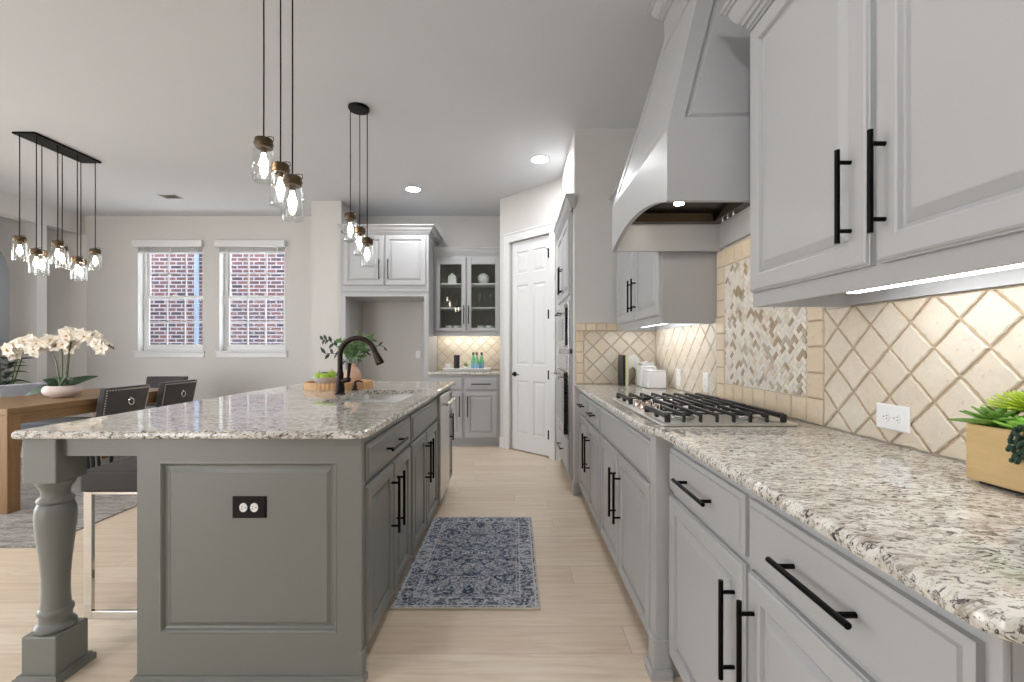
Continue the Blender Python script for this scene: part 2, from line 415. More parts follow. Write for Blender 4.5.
def slab(outer, hole, z0, z1, prof):
    """outer ccw list; prof = (inset, z) bottom->top"""
    bm = nb(); rs = [[bm.verts.new((*p, z)) for p in inset(outer, i)] for i, z in prof]
    n = len(outer)
    for a, b in zip(rs, rs[1:]):
        for k in range(n): bm.faces.new((a[k], a[(k+1) % n], b[(k+1) % n], b[k]))
    hl = []
    if hole:
        hb = [bm.verts.new((*p, prof[0][1])) for p in hole]; ht = [bm.verts.new((*p, prof[-1][1])) for p in hole]
        m = len(hole)
        for k in range(m): bm.faces.new((hb[k], ht[k], ht[(k+1) % m], hb[(k+1) % m]))
        hl = [hb, ht]
    for idx, ring in enumerate((rs[0], rs[-1])):
        es = [bm.edges.get((ring[k], ring[(k+1) % n])) for k in range(n)]
        if hole:
            h = hl[idx]; es += [bm.edges.get((h[k], h[(k+1) % len(h)])) for k in range(len(h))]
            bmesh.ops.triangle_fill(bm, use_beauty=True, edges=es)
        else: bm.faces.new(ring)
    return bm
EDGE = [(.010, .884), (.002, .888), (0, .894), (0, .902), (.003, .909), (.010, .914)]

# ---------------------------------------------------------------- room shell
RW = 1.17; YB = 6.24; YA = 3.75; XF = .49
struct('floor', B(-9, 3, -3, 7.0, -.05, 0), M['floor'])
struct('ceiling', B(-9, 3, -3, 7.0, CEIL, CEIL+.06), M['ceiling'])
wall_right = struct('wall_right', B(RW, RW+.12, -2.85, YB, 0, CEIL), M['wall'])
wall_alcove = nb(); box(wall_alcove, XF, RW, YA, 4.96, 2.44, CEIL); box(wall_alcove, XF, RW, YA, YA+.1, 0, 2.44)
wall_alcove = struct('wall_alcove', wall_alcove, M['wall'])
wb = nb()
WIN = [(-5.18, -4.28), (-4.06, -3.15)]; WZ = (1.17, 2.66)
xs = [-6.9, WIN[0][0], WIN[0][1], WIN[1][0], WIN[1][1], 1.29]
for i in range(0, 5, 2): box(wb, xs[i], xs[i+1], YB, YB+.16, 0, CEIL)
for a, b in WIN: box(wb, a, b, YB, YB+.16, 0, WZ[0]); box(wb, a, b, YB, YB+.16, WZ[1], CEIL)
struct('wall_back', wb, M['wall'])
# stub wall beside the refrigerator recess
struct('wall_column', B(-2.505, -2.14, 5.60, YB, 0, CEIL), M['wall'])
# left side: header beam over the opening, arched pier, far room walls
wl = nb(); box(wl, -6.05, -5.9, -3, YB, 2.76, CEIL); box(wl, -6.05, -5.9, 4.3, 4.9, 0, 2.759); box(wl, -6.05, -5.9, -3, -2.4, 0, 2.759); box(wl, -9, -6.051, 4.6, 4.72, 0, CEIL); box(wl, -6.05, -5.9, .85, 4.3, 2.45, 2.759); box(wl, -6.05, -5.9, -2.4, .85, 0, 2.759)  # unseen openings in this wall are shaped to steer daylight into the room
pts = [(-5.90, 0), (-5.90, 2.76), (-7.6, 2.76), (-7.6, 2.3)]
pts += [(-6.24-.62+.62*math.cos(a), 2.05+.62*math.sin(a)) for a in [PI-PI*k/14 for k in range(15)]]
pts = [(-7.6, 2.76), (-7.6, 0), (-7.48, 0), (-7.48, 2.05)] + [(-6.86+.62*math.cos(PI-PI*k/14), 2.05+.62*math.sin(PI-PI*k/14)) for k in range(15)] + [(-6.24, 0), (-5.905, 0), (-5.905, 2.759)]
prism(wl, pts, lambda a, b: (a, 5.621, b), lambda a, b: (a, 5.739, b))
prism(wl, [(-6.32, 5.741), (-5.87, 6.239), (-6.2, 6.239), (-6.5, 5.9)], lambda a, b: (a, b, 0), lambda a, b: (a, b, 2.759)); box(wl, -7.6, -6.051, 5.62, 5.74, 2.761, CEIL)
box(wl, -9.1, -9.0, 4.6, YB+.6, 0, 1.5); box(wl, -9.1, -9.0, 4.6, YB+.6, 2.4, CEIL)  # slot kept open to let limited sky light into the unseen hall
struct('wall_far', B(-8.999, -6.9, YB+.5, YB+.6, 0, CEIL), paint('dimmed_wall_paint', (120, 120, 121), .7))  # grey darkened so the room beyond the arch looks dim
struct('wall_left', wl, M['wall'])
struct('baseboard_back', B(-5.9, -2.505, YB-.014, YB, 0, .12), M['white'], bevel=.004)
struct('wall_front', B(-3.6, RW+.12, -3.0, -2.85, 0, CEIL), M['wall'])
# diagonal pantry wall
TH = math.atan2(-.719, .695)
PO = Vector((-.06, 5.43, 0))
dw = nb(); box(dw, -.177, -.005, 0, .12, 0, CEIL); box(dw, .638, .80, 0, .12, 0, CEIL); box(dw, -.005, .638, 0, .12, 2.47, CEIL)
wd = struct('wall_diagonal', dw, M['wall']); wd.location = PO; wd.rotation_euler = (0, 0, TH)
struct('wall_bar', B(-.183, -.08, 5.557, YB, 0, CEIL), M['wall'])
d1 = thing('door_1', 'white six panel pantry door with black lever in the angled wall', 'door', PO, TH)
del d1['label']; del d1['category']; d1['kind'] = 'structure'
sl = nb(); TD = lambda u, v, w: (u, .03-v, w)
box(sl, 0, .633, .03, .062, .012, 2.462)
for (u0, u1) in ((.085, .275), (.355, .545)):
    for (w0, w1) in ((.20, .83), (1.01, 1.95), (2.08, 2.34)):
        pass
slab_ = nb()
# door leaf as stiles, rails and raised panels in one mesh
us = [0, .085, .275, .355, .545, .633]; ws = [.012, .20, .83, 1.01, 1.95, 2.08, 2.34, 2.462]
for i in range(5):
    for j in range(7):
        if i in (1, 3) and j in (1, 3, 5):
            loops(slab_, us[i], us[i+1], ws[j], ws[j+1], [(0, -.03), (0, 0), (.012, -.009), (.02, -.009), (.045, -.002)], TD)
        else: box(slab_, us[i], us[i+1], .03, .06, ws[j], ws[j+1])
sl.free()
leaf = obj('door_leaf', slab_, M['white'], d1, local=True)
cs = nb()
box(cs, -.085, -.003, -.016, 0, 0, 2.466); box(cs, .636, .72, -.016, 0, 0, 2.466); box(cs, -.085, .72, -.016, 0, 2.466, 2.56)
box(cs, -.095, .73, -.026, 0, 2.555, 2.575); box(cs, -.095, -.080, -.022, 0, 0, 2.56)
obj('casing', cs, M['white'], d1, bevel=.004, local=True)
hb = nb(); lathe(hb, [(.028, 0), (.028, .006), (.012, .01), (.012, .04), (0, .04)]); bmesh.ops.rotate(hb, verts=hb.verts, matrix=Matrix.Rotation(PI/2, 3, 'X')); bmesh.ops.translate(hb, verts=hb.verts, vec=(.055, .03, .90))
tube(hb, [(.055, -.01, .90), (.10, -.012, .905), (.15, -.005, .895)], .008, 8, .006)
obj('lever_handle', hb, M['black'], leaf, smooth=True, local=True)
for z in (.256, .914, 1.58, 2.25):
    hg = nb(); box(hg, .604, .640, -.002, .034, z-.05, z+.05)
    if z > 2: box(hg, .575, .636, .012, .02, z+.05, z+.058)
    obj('hinge', hg, M['black'], leaf, local=True)
struct('baseboard_diagonal', B(-.177, -.096, -.012, 0, 0, .13), M['white'], bevel=.003)
bpy.data.objects['baseboard_diagonal'].location = PO; bpy.data.objects['baseboard_diagonal'].rotation_euler = (0, 0, TH)

# windows
def window(i, x0, x1):
    z0, z1 = WZ; w = thing('window_%d' % i, '', '', ((x0+x1)/2, YB, z0)); del w['label']; del w['category']; w['kind'] = 'structure'
    fr = nb(); y0, y1 = YB+.10, YB+.15
    box(fr, x0, x0+.045, y0, y1, z0, z1); box(fr, x1-.045, x1, y0, y1, z0, z1); box(fr, x0+.045, x1-.045, y0, y1, z0, z0+.05); box(fr, x0+.045, x1-.045, y0, y1, z1-.05, z1)
    box(fr, x0+.0005, x0+.006, YB+.001, y0-.001, z0+.0005, z1-.001); box(fr, x1-.006, x1-.0005, YB+.001, y0-.001, z0+.0005, z1-.001)
    obj('frame', fr, M['white'], w, bevel=.003)
    zm = 1.915
    for nm, za, zb, yo in (('upper_sash', zm-.02, z1-.05, .125), ('lower_sash', z0+.05, zm+.02, .105)):
        s = nb(); a, b = x0+.045, x1-.045; ya, yb = YB+yo, YB+yo+.022; t = .032
        box(s, a, a+t, ya, yb, za, zb); box(s, b-t, b, ya, yb, za, zb); box(s, a+t, b-t, ya, yb, za, za+t*1.2); box(s, a+t, b-t, ya, yb, zb-t*1.1, zb)
        for k in (1, 2): xx = a+t+(b-a-2*t)*k/3; box(s, xx-.007, xx+.007, ya+.006, yb-.004, za+t*1.2, zb-t*1.1)
        zz = (za+zb)/2; box(s, a+t, b-t, ya+.006, yb-.004, zz-.007, zz+.007)
        so = obj(nm, s, M['white'], w, bevel=.002)
        obj('pane', B(a+t+.0005, b-t-.0005, ya+.009, ya+.012, za+t*1.2, zb-t*1.1), M['pane'], so)
    lt = nb(); box(lt, (x0+x1)/2-.03, (x0+x1)/2+.03, YB+.09, YB+.105, zm+.02, zm+.035); obj('sash_lock', lt, M['white'], w)
    si = nb(); box(si, x0-.04, x1+.03, YB-.03, YB-.0005, z0-.022, z0); box(si, x0-.03, x1+.02, YB-.014, YB, z0-.09, z0-.022)
    obj('sill', si, M['white'], w, bevel=.005)
    bl = thing('window_blind', ['raised white slatted blind with valance above the left window', 'raised white slatted blind with valance above the right window'][i-1], 'blind', ((x0+x1)/2, YB, z1), 0, 'raised window blinds')
    obj('valance', B(x0-.03, x1+.02, YB-.06, YB-.001, z1-.07, z1+.02), M['white'], bl, bevel=.008)
    st = nb()
    for k in range(9): box(st, x0+.01, x1-.01, YB+.005, YB+.055, z1-.045-k*.009, z1-.041-k*.009)
    obj('slat_stack', st, M['white'], bl)
    for k in (.12, .5, .88):
        xx = x0+(x1-x0)*k; obj('ladder_tape', B(xx-.008, xx+.008, YB, YB+.005, z1-.135, z1-.04), M['dark_in'] if 0 else M['wall'], bl)
    rl = nb(); box(rl, x0+.01, x1-.01, YB+.005, YB+.055, z1-.145, z1-.128); obj('bottom_rail', rl, M['white'], bl, bevel=.003)
window(1, *WIN[0]); window(2, *WIN[1])
o = obj('brick_wall', B(-12, -2.0, 8.6, 8.8, -1, 4.6), M['brick']); tag(o, 'neighbouring brick wall seen outside through both windows', 'wall')
o = nb(); tube(o, [(-5.98, 8.55, -1), (-5.98, 8.55, 4.6)], .04, 8); dsp = obj('downspout', o, hatch('pale_blue_gutter', (112, 128, 152), (122, 138, 162))); tag(dsp, 'pale blue downspout on the brick wall outside the left window', 'pipe')
o = obj('utility_box', B(-6.98, -6.70, 8.5, 8.6, .75, 1.25), hatch('pale_blue_metal', (130, 160, 176), (146, 172, 186)), bevel=.01); tag(o, 'pale blue meter box low on the brick wall outside left window', 'box')

# ---------------------------------------------------------------- tiles
def clip(poly, a0, a1, b0, b1):
    for ax, lim, sg in ((0, a0, 1), (0, a1, -1), (1, b0, 1), (1, b1, -1)):
        out = []
        for i in range(len(poly)):
            p, q = poly[i-1], poly[i]; dp, dq = sg*(p[ax]-lim), sg*(q[ax]-lim)
            if dp*dq < 0: t = dp/(dp-dq); out.append((p[0]+(q[0]-p[0])*t, p[1]+(q[1]-p[1])*t))
            if dq >= 0: out.append(q)
        poly = out
        if len(poly) < 3: return None
    return poly
def area(p): return sum(p[i-1][0]*p[i][1]-p[i][0]*p[i-1][1] for i in range(len(p)))/2
def tiles(name, polys, T, m, parent, gap, h=.007, rough=.0, lim=None, bev=.003):
    bm = nb(); lay = bm.verts.layers.float.new('tint')
    for poly in polys:
        if lim: poly = clip(poly, *lim)
        if not poly: continue
        q = [poly[0]]
        for p in poly[1:]:
            if math.dist(p, q[-1]) > 1e-4: q.append(p)
        if math.dist(q[0], q[-1]) < 1e-4: q.pop()
        if len(q) < 3 or abs(area(q)) < 2e-4*(gap*300): continue
        if area(q) < 0: q = q[::-1]
        # roughened outline
        if rough:
            r2 = []
            for i in range(len(q)):
                a, b = q[i], q[(i+1) % len(q)]; L = math.dist(a, b); k = max(1, int(L/.011))
                for j in range(k): r2.append((a[0]+(b[0]-a[0])*j/k, a[1]+(b[1]-a[1])*j/k, j == 0))
        else: r2 = [(a, b, True) for a, b in q]
        base = inset([(x, y) for x, y, _ in r2], gap/2)
        cx = sum(x for x, y in base)/len(base); cy = sum(y for x, y in base)/len(base)
        def jit(pt, s):
            f = random.uniform(0, 1)*s; dx, dy = cx-pt[0], cy-pt[1]; L = math.hypot(dx, dy) or 1
            return (pt[0]+dx/L*f, pt[1]+dy/L*f)
        base = [jit(p, rough) for p in base]; tint = random.random(); hh = h+random.uniform(-.0008, .0008)
        L0 = [bm.verts.new(T(x, 0, y)) for x, y in base]
        L1 = [bm.verts.new(T(x, hh-bev, y)) for x, y in base]
        top = [(x+(cx-x)/(math.hypot(cx-x, cy-y) or 1)*bev*1.3, y+(cy-y)/(math.hypot(cx-x, cy-y) or 1)*bev*1.3) for x, y in base]
        L2 = [bm.verts.new(T(x, hh, y)) for x, y in top]
        for v in L0+L1+L2: v[lay] = tint
        n = len(base)
        for A, Bq in ((L0, L1), (L1, L2)):
            for i in range(n): bm.faces.new((A[i], A[(i+1) % n], Bq[(i+1) % n], Bq[i]))
        bm.faces.new(L2)
    return obj(name, bm, m, parent)
def diamonds(a0, a1, b0, b1, ca, cb, D=.15):
    out = []
    for i in range(-60, 60):
        for j in range(-20, 20):
            x = ca+i*D/2; y = cb+j*D/2
            if (i+j) % 2: continue
            if x < a0-D or x > a1+D or y < b0-D or y > b1+D: continue
            out.append([(x+D/2, y), (x, y+D/2), (x-D/2, y), (x, y-D/2)])
    return out
TR = TX(RW-.002, -1)
def grout(T, u0, u1, w0, w1, parent, m='grout'):
    return obj('grout', loops(nb(), u0, u1, w0, w1, [(0, 0), (0, .002)], T), M[m], parent)
TR2 = TX(RW, -1)
Z0, ZT = .914, 1.355
grout(TR2, .30, 1.712, Z0, ZT, wall_right); grout(TR2, 2.62, YA, Z0, ZT+.03, wall_right); grout(TR2, 1.712, 2.62, Z0, 1.76, wall_right)
# phase: diamond vertex at (1.262, .908+...)
tiles('diamond_tiles', diamonds(.3, 1.712, Z0, ZT, 1.262, .985), TR, M['tile'], wall_right, .006, .008, .003, (.30, 1.712, Z0, ZT))
tiles('diamond_tiles', diamonds(2.62, YA, Z0, ZT+.03, 2.70, .985), TR, M['tile'], wall_right, .006, .008, .0015, (2.62, YA, Z0, ZT+.03))
br = []
for k in range(5): br.append([(1.712, Z0+.1*k*1.0), (1.812, Z0+.1*k), (1.812, Z0+.1*(k+1)), (1.712, Z0+.1*(k+1))])
z = Z0
for k in range(9): br.append([(2.522, Z0+.094*k), (2.62, Z0+.094*k), (2.62, Z0+.094*(k+1)), (2.522, Z0+.094*(k+1))])
for k in range(7):
    w = (2.522-1.812)/7; br.append([(1.812+w*k, Z0), (1.812+w*(k+1), Z0), (1.812+w*(k+1), Z0+.1), (1.812+w*k, Z0+.1)])
    br.append([(1.812+w*k, 1.662), (1.812+w*(k+1), 1.662), (1.812+w*(k+1), 1.76), (1.812+w*k, 1.76)])
for k in range(5, 9): br.append([(1.712, Z0+.094*k), (1.812, Z0+.094*k), (1.812, Z0+.094*(k+1)), (1.712, Z0+.094*(k+1))])
tiles('border_tiles', br, TR, M['tile_b'], wall_right, .005, .009, .0012)
# herringbone mosaic
hb_ = []; a = .0205; L = 2
c45, s45 = math.cos(PI/4), math.sin(PI/4)
def hbrect(x, y, w, h):
    q = [(x, y), (x+w, y), (x+w, y+h), (x, y+h)]
    return [((px*c45-py*s45)*a+2.17, (px*s45+py*c45)*a+1.34) for px, py in q]
for i in range(-38, 39):
    for j in range(-13, 14):
        hb_.append(hbrect(i+4*j, i, 2, 1)); hb_.append(hbrect(i+4*j+2-0, i-0, 1, 2) if False else hbrect(i+4*j+2, i, 1, 2) if False else hbrect(i+4*j+2, i-1, 1, 2))
grout(TX(RW-.002, -1), 1.812, 2.522, 1.014, 1.662, wall_right, 'mgrout')
tiles('mosaic_tiles', hb_, TX(RW-.003, -1), M['mosaic'], wall_right, .0022, .006, 0, (1.814, 2.52, 1.016, 1.660), .0008)
# alcove wall tiles
TA = TY(YA); TA2 = TY(YA-.002)
grout(TA, .50, RW, Z0, 1.416, wall_alcove)
tiles('diamond_tiles', diamonds(.565, RW, Z0, 1.35, .64, 1.0), TA2, M['tile'], wall_alcove, .005, .008, .0012, (.565, RW-.01, Z0, 1.35))
br = [[(.50, Z0+.0875*k), (.565, Z0+.0875*k), (.565, Z0+.0875*(k+1)), (.50, Z0+.0875*(k+1))] for k in range(5)]
br += [[(.50+.084*k, 1.352), (.584+.084*k, 1.352), (.584+.084*k, 1.416), (.50+.084*k, 1.416)] for k in range(8)]
tiles('border_tiles', br, TA2, M['tile_b'], wall_alcove, .004, .009, .001, (.50, RW-.012, Z0, 1.416))

# ---------------------------------------------------------------- right run of base cabinets
cab = M['cab']
def right_base(name_label, u0, u1, xf, group=None, toe=True):
    t = thing('base_cabinet', name_label, 'cabinet', ((xf+RW)/2, (u0+u1)/2, 0), 0, group)
    b = nb(); box(b, xf, RW-.002, u0, u1, .10, .883); box(b, xf+.07, RW-.002, u0+.001, u1-.001, 0, .10)
    obj('carcass', b, cab, t); return t
XN = .575; XR = .535
# nearest unit
t = right_base('light grey base cabinet closest to the camera, under the planter end of the counter', .525, 1.10, XN); T = TX(XN, -1)
drawer(T, t, .556, 1.092, .70, .85, cab, L=.225); door(T, t, .556, 1.092, .10, .68, cab, 1.058, .497, .25)
sm = nb(); box(sm, XN-.012, XN, .525, .542, .10, .883); obj('corner_moulding', sm, cab, t, bevel=.004)
t = right_base('light grey base cabinet between the nearest cabinet and the corner post', 1.10, 1.652, XN)
drawer(T, t, 1.112, 1.65, .70, .85, cab, L=.24); door(T, t, 1.112, 1.65, .10, .68, cab, 1.152, .497, .25)
# post
p = thing('corner_post', 'light grey square post where the right counter steps out beside the cooktop cabinet', 'post', (.56, 1.70, 0))
obj('shaft', B(.515, RW-.05, 1.672, 1.7345, 0, .883), cab, p, bevel=.003)
pb = nb(); box(pb, .508, .574, 1.666, 1.736, .0, .14); obj('foot_block', pb, cab, p, bevel=.004)
sweep_p = nb(); sweep(sweep_p, [(.507, 1.736), (.507, 1.665), (.574, 1.665)], BASEM(0, .035, .014), 1); obj('foot_moulding', sweep_p, cab, p)
# cooktop cabinet
t = right_base('light grey cooktop cabinet with plain false drawer front and two doors', 1.737, 2.755, XR); T = TX(XR, -1)
drawer(T, t, 1.755, 2.74, .70, .85, cab, pull=False, name='false_drawer_front')
door(T, t, 1.755, 2.272, .09, .68, cab, 2.225, .475, .25); door(T, t, 2.284, 2.74, .09, .68, cab, 2.325, .475, .25)
t = right_base('light grey base cabinet with two small drawers beside the oven wall', 2.757, YA-.001, XR)
for a_, b_, h_ in ((2.77, 3.20, 3.15), (3.21, 3.66, 3.25)):
    drawer(T, t, a_, b_, .70, .85, cab, L=.16); door(T, t, a_, b_, .09, .68, cab, h_, .475, .25)
# baseboard on stub wall foot
bm = nb(); sweep(bm, [(XF-.001, YA+.1), (XF-.001, YA-.002), (XR-.002, YA-.002)], BASEM(0, .10, .014), 1); struct('baseboard_alcove', bm, M['cab'])
# countertop
outer = [(RW-.002, .485), (RW-.002, YA-.002), (.488, YA-.002), (.488, 1.84)]
for k in range(7): s_ = k/6; outer.append((.488+.04*(3*s_**2-2*s_**3), 1.79-.20*s_))
outer += [(.528, .60)] + [(.573-.045*math.cos(a_), .530-.045*math.sin(a_)) for a_ in [PI/2*k/6 for k in range(7)]]
ct = obj('countertop', slab(outer, None, 0, 0, EDGE), M['granite'], smooth=30); tag(ct, 'long speckled granite countertop on the right-hand cabinets under the cooktop', 'countertop')

# cooktop
def cooktop():
    u0, u1, x0, x1 = 1.71, 2.61, .55, 1.075; z = .9145
    t = thing('gas_cooktop', 'five burner stainless gas cooktop with black grates on the right counter', 'cooktop', ((x0+x1)/2, (u0+u1)/2, z))
    M['plate'] = metal('cooktop_plate_steel', (228, 226, 220), .4)
    pl = slab(rrect(x0, x1, u0, u1, .02), None, 0, 0, [(.006, z), (0, z+.003), (0, z+.007), (.006, z+.010), (.018, z+.010), (.03, z+.006)])
    obj('base_plate', pl, M['plate'], t, smooth=30)
    zc = z+.008; uc = (u0+u1)/2
    for nm, cx, cu, r in (('a', .69, u0+.17, .045), ('b', .94, u0+.17, .038), ('c', .89, uc, .06), ('d', .69, u1-.17, .038), ('e', .94, u1-.17, .045)):
        b = nb(); lathe(b, [(r*1.1, 0), (r*1.1, .004), (r, .007), (r, .013), (r*.6, .014)], (cx, cu, zc), 24); bo = obj('burner', b, M['steel'], t, smooth=True)
        b = nb(); lathe(b, [(r*.82, 0), (r*.86, .006), (r*.6, .0115), (0, .012)], (cx, cu, zc+.013), 24); obj('burner_cap', b, M['iron'], bo, smooth=True)
    # grates
    def grate(ga, gb, gx0, gx1):
        g = nb(); zt = z+.044
        xs_ = [gx0+(gx1-gx0)*k/7 for k in range(8)]
        for i, xx in enumerate(xs_):      # fingers running in depth, ends turned down
            w = .010 if i in (0, 7) else .0055; dz = .018 if i in (0, 7) else .012
            box(g, xx-w, xx+w, ga+.012, gb-.012, zt-dz, zt+(.0 if i in (0, 7) else .001))
            for yy in (ga+.006, gb-.006): box(g, xx-w*1.05, xx+w*1.05, yy-.006, yy+.006, z+.010, zt-.003)
        for yy in ((ga+gb)/2-.05, (ga+gb)/2+.05): box(g, gx0+.008, gx1-.008, yy-.004, yy+.004, zt-.016, zt-.010)
        for xx in (gx0, gx1):
            for yy in ((ga+gb)/2,): box(g, xx-.008, xx+.008, yy-.012, yy+.012, z+.010, zt-.014)
        obj('grate', g, M['iron'], t, bevel=.003)
    grate(u0+.03, u0+.315, x0+.035, x1-.045); grate(u0+.325, u1-.325, x0+.15, x1-.045); grate(u1-.315, u1-.03, x0+.035, x1-.045)
    for k in range(5):
        cu = uc-.104+k*.052; cx = x0+(.06 if k % 2 == 0 else .10)
        b = nb(); lathe(b, [(.021, 0), (.021, .004), (.017, .006), (.0155, .026), (.013, .029), (0, .029)], (cx, cu, z+.006), 20)
        box(b, cx-.003, cx+.003, cu-.014, cu+.014, z+.034, z+.039); obj('knob', b, M['knob_steel'], t, smooth=True)
cooktop()

# ---------------------------------------------------------------- upper cabinets, right
def upper(label, u0, u1, doors, zt=2.30, xf=.83):
    t = thing('upper_cabinet', label, 'cabinet', (1.0, (u0+u1)/2, 1.352), 0, None)
    b = nb(); X1 = RW-.002
    box(b, xf, X1, u0, u1, 1.392, 2.36)
    box(b, xf, xf+.02, u0, u1, 1.352, 1.392); box(b, xf+.02, X1-.02, u1-.02, u1, 1.352, 1.392); box(b, xf+.02, X1-.02, u0, u0+.02, 1.352, 1.392); box(b, X1-.02, X1, u0, u1, 1.357, 1.392)
    obj('carcass', b, cab, t)
    T = TX(xf, -1)
    for a_, b_, h_ in doors: door(T, t, a_, b_, 1.40, zt, cab, h_, 1.574, .225, fr=.06, t=.022)
    c = nb(); sweep(c, [(X1-.001, u1), (xf, u1), (xf, u0), (X1-.001, u0)] if u1 < 2 else [(xf, u1-.002), (xf, u0), (X1-.001, u0)], CROWN(2.32, .12, .08), 1)
    obj('crown_moulding', c, cab, t)
    return t
t = upper('light grey upper cabinet with two tall doors and black pulls above the planter', .46, 1.585, [(.475, 1.025, .994), (1.046, 1.573, 1.096)])
ld = obj('under_cabinet_light', B(.985, 1.015, .50, 1.35, 1.372, 1.3905), M['led']); tag(ld, 'glowing white light strip beneath the nearest right-hand upper cabinet', 'light')
t = upper('light grey upper cabinet in the far corner beyond the range hood', 2.63, YA-.012, [(2.645, 3.17, 3.13), (3.185, 3.72, 3.225)], xf=.852)
for c_ in children(t):
    if c_.name.startswith('crown'): pass
ld = obj('under_cabinet_light', B(.985, 1.015, 2.75, 3.6, 1.372, 1.3905), M['led']); tag(ld, 'glowing white light strip beneath the corner upper cabinet beyond the hood', 'light')

# ---------------------------------------------------------------- range hood
def hood():
    u0, u1, xf = 1.645, 2.575, .55; z0, z1 = 1.755, 2.0; X1 = RW-.002; uc = (u0+u1)/2
    t = thing('range_hood', 'light grey tapered wooden range hood with arched front above the cooktop', 'range hood', (.86, uc, z0))
    b = nb(); n = 16
    arch = [(u1, z0), (u1, z1), (u0, z1), (u0, z0-.012), (u0+.02, z0-.012)]
    arch += [(u0+.02+(u1-u0-.02)*k/n, z0-.012+.012*k/n+.07*math.sin(PI*k/n)**.8) for k in range(1, n)]
    prism(b, arch, lambda a, c: (xf, a, c), lambda a, c: (xf+.022, a, c))
    box(b, xf+.022, X1, u0, u0+.02, z0-.012, z1); box(b, xf+.022, X1, u1-.02, u1, z0, z1); box(b, X1-.02, X1, u0+.02, u1-.02, z0+.015, 1.92)
    obj('canopy', b, cab, t)
    # tapered shroud
    za, zb = z1, 2.81; xt, ua, ub = .78, 1.84, 2.38
    s = nb(); pb_ = [(X1, u0), (xf, u0), (xf, u1), (X1, u1)]; pt_ = [(X1, ua), (xt, ua), (xt, ub), (X1, ub)]
    v0 = [s.verts.new((*p, za)) for p in pb_]; v1 = [s.verts.new((*p, zb)) for p in pt_]; s.faces.new(v0); s.faces.new(v1)
    fs = []
    for i in range(4): fs.append(s.faces.new((v0[i], v0[(i+1) % 4], v1[(i+1) % 4], v1[i])))
    bmesh.ops.recalc_face_normals(s, faces=s.faces)
    for f in (fs[0], fs[1], fs[2]):
        bmesh.ops.inset_individual(s, faces=[f], thickness=.085, depth=0)
        bmesh.ops.inset_individual(s, faces=[f], thickness=.005, depth=-.014)
        bmesh.ops.inset_individual(s, faces=[f], thickness=.008, depth=0)
        bmesh.ops.inset_individual(s, faces=[f], thickness=.022, depth=.009)
    bm2 = s; obj('tapered_shroud', bm2, cab, t)
    ch = nb(); box(ch, xt, X1, ua, ub, zb, CEIL-.001); obj('chimney', ch, cab, t)
    r = nb(); sweep(r, [(X1, ub), (xt, ub), (xt, ua), (X1, ua)], CROWN(2.92, .099, .07), 1); obj('crown_moulding', r, cab, t)
    # stainless liner with baffle recess
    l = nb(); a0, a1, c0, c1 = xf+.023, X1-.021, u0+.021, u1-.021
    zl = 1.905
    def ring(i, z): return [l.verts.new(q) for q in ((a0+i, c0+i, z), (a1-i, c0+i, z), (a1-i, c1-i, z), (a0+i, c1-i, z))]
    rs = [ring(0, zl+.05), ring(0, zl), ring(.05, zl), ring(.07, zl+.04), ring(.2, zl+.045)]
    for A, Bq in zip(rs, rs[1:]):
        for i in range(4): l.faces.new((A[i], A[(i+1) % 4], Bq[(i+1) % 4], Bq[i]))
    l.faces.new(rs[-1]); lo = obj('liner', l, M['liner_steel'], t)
    for uu in (1.84, 2.19):
        q = nb(); lathe(q, [(0, 0), (.022, 0), (.022, .05)], (.79, uu, zl-.004), 20); obj('lamp', q, M['hoodlamp'], t)
    for uu in (c1-.10, c1-.16, c1-.22):
        q = nb(); tube(q, [(a1-.025, uu, zl), (a1-.025, uu, zl-.015)], .008, 10); obj('control_knob', q, M['steel'], t, smooth=True)
hood()

# ---------------------------------------------------------------- oven tower
XT = .47; TW0, TW1 = YA+.101, 4.86
t = thing('oven_tower', 'tall light grey cabinet holding the microwave and wall oven beside pantry door', 'cabinet', (.8, 4.35, 0))
b = nb(); X1 = RW-.001
for z_0, z_1 in ((.10, .44), (1.16, 1.20), (1.62, 2.42)): box(b, XT, X1, TW0, TW1, z_0, z_1)
box(b, XT, X1, TW0, TW0+.08, .44, 1.62); box(b, XT, X1, TW1-.10, TW1, .44, 1.62); box(b, XT+.3, X1, TW0+.08, TW1-.1, .44, 1.62); box(b, XT+.06, X1, TW0, TW1, 0, .10)
obj('carcass', b, cab, t); T = TX(XT, -1)
door(T, t, TW0+.03, 4.35, 1.665, 2.33, cab, 4.31, 1.85, .26); door(T, t, 4.36, TW1-.03, 1.665, 2.33, cab, 4.40, 1.85, .26)
drawer(T, t, TW0+.03, TW1-.03, .13, .42, cab, L=.3)
c = nb(); sweep(c, [(XT, TW1), (XT, TW0-.10), (XF-.001, TW0-.10)], CROWN(2.36, .105, .06), 1); obj('crown_moulding', c, cab, t)
A0, A1 = TW0+.09, TW1-.11
m_ = thing('microwave_oven', 'built-in stainless microwave above the wall oven in the tall cabinet', 'microwave', (XT, (A0+A1)/2, 1.20))
obj('body', B(XT-.012, XT+.29, A0, A1, 1.202, 1.618), M['steel'], m_, bevel=.004)
obj('door', loops(nb(), A0+.105, A1-.02, 1.22, 1.60, [(0, 0), (0, .02), (.05, .022)], TX(XT-.012, -1)), M['steel'], m_)
obj('glass_panel', loops(nb(), A0+.20, A1-.12, 1.28, 1.48, [(0, 0), (0, .002)], TX(XT-.034, -1)), M['glass_dark'], m_)
obj('control_strip', loops(nb(), A0+.001, A0+.10, 1.235, 1.56, [(0, 0), (0, .024)], TX(XT-.012, -1)), M['glass_dark'], m_)
handle(TX(XT-.034, -1), m_, A1-.28, 1.54, .34, False, .03, 0, .007)
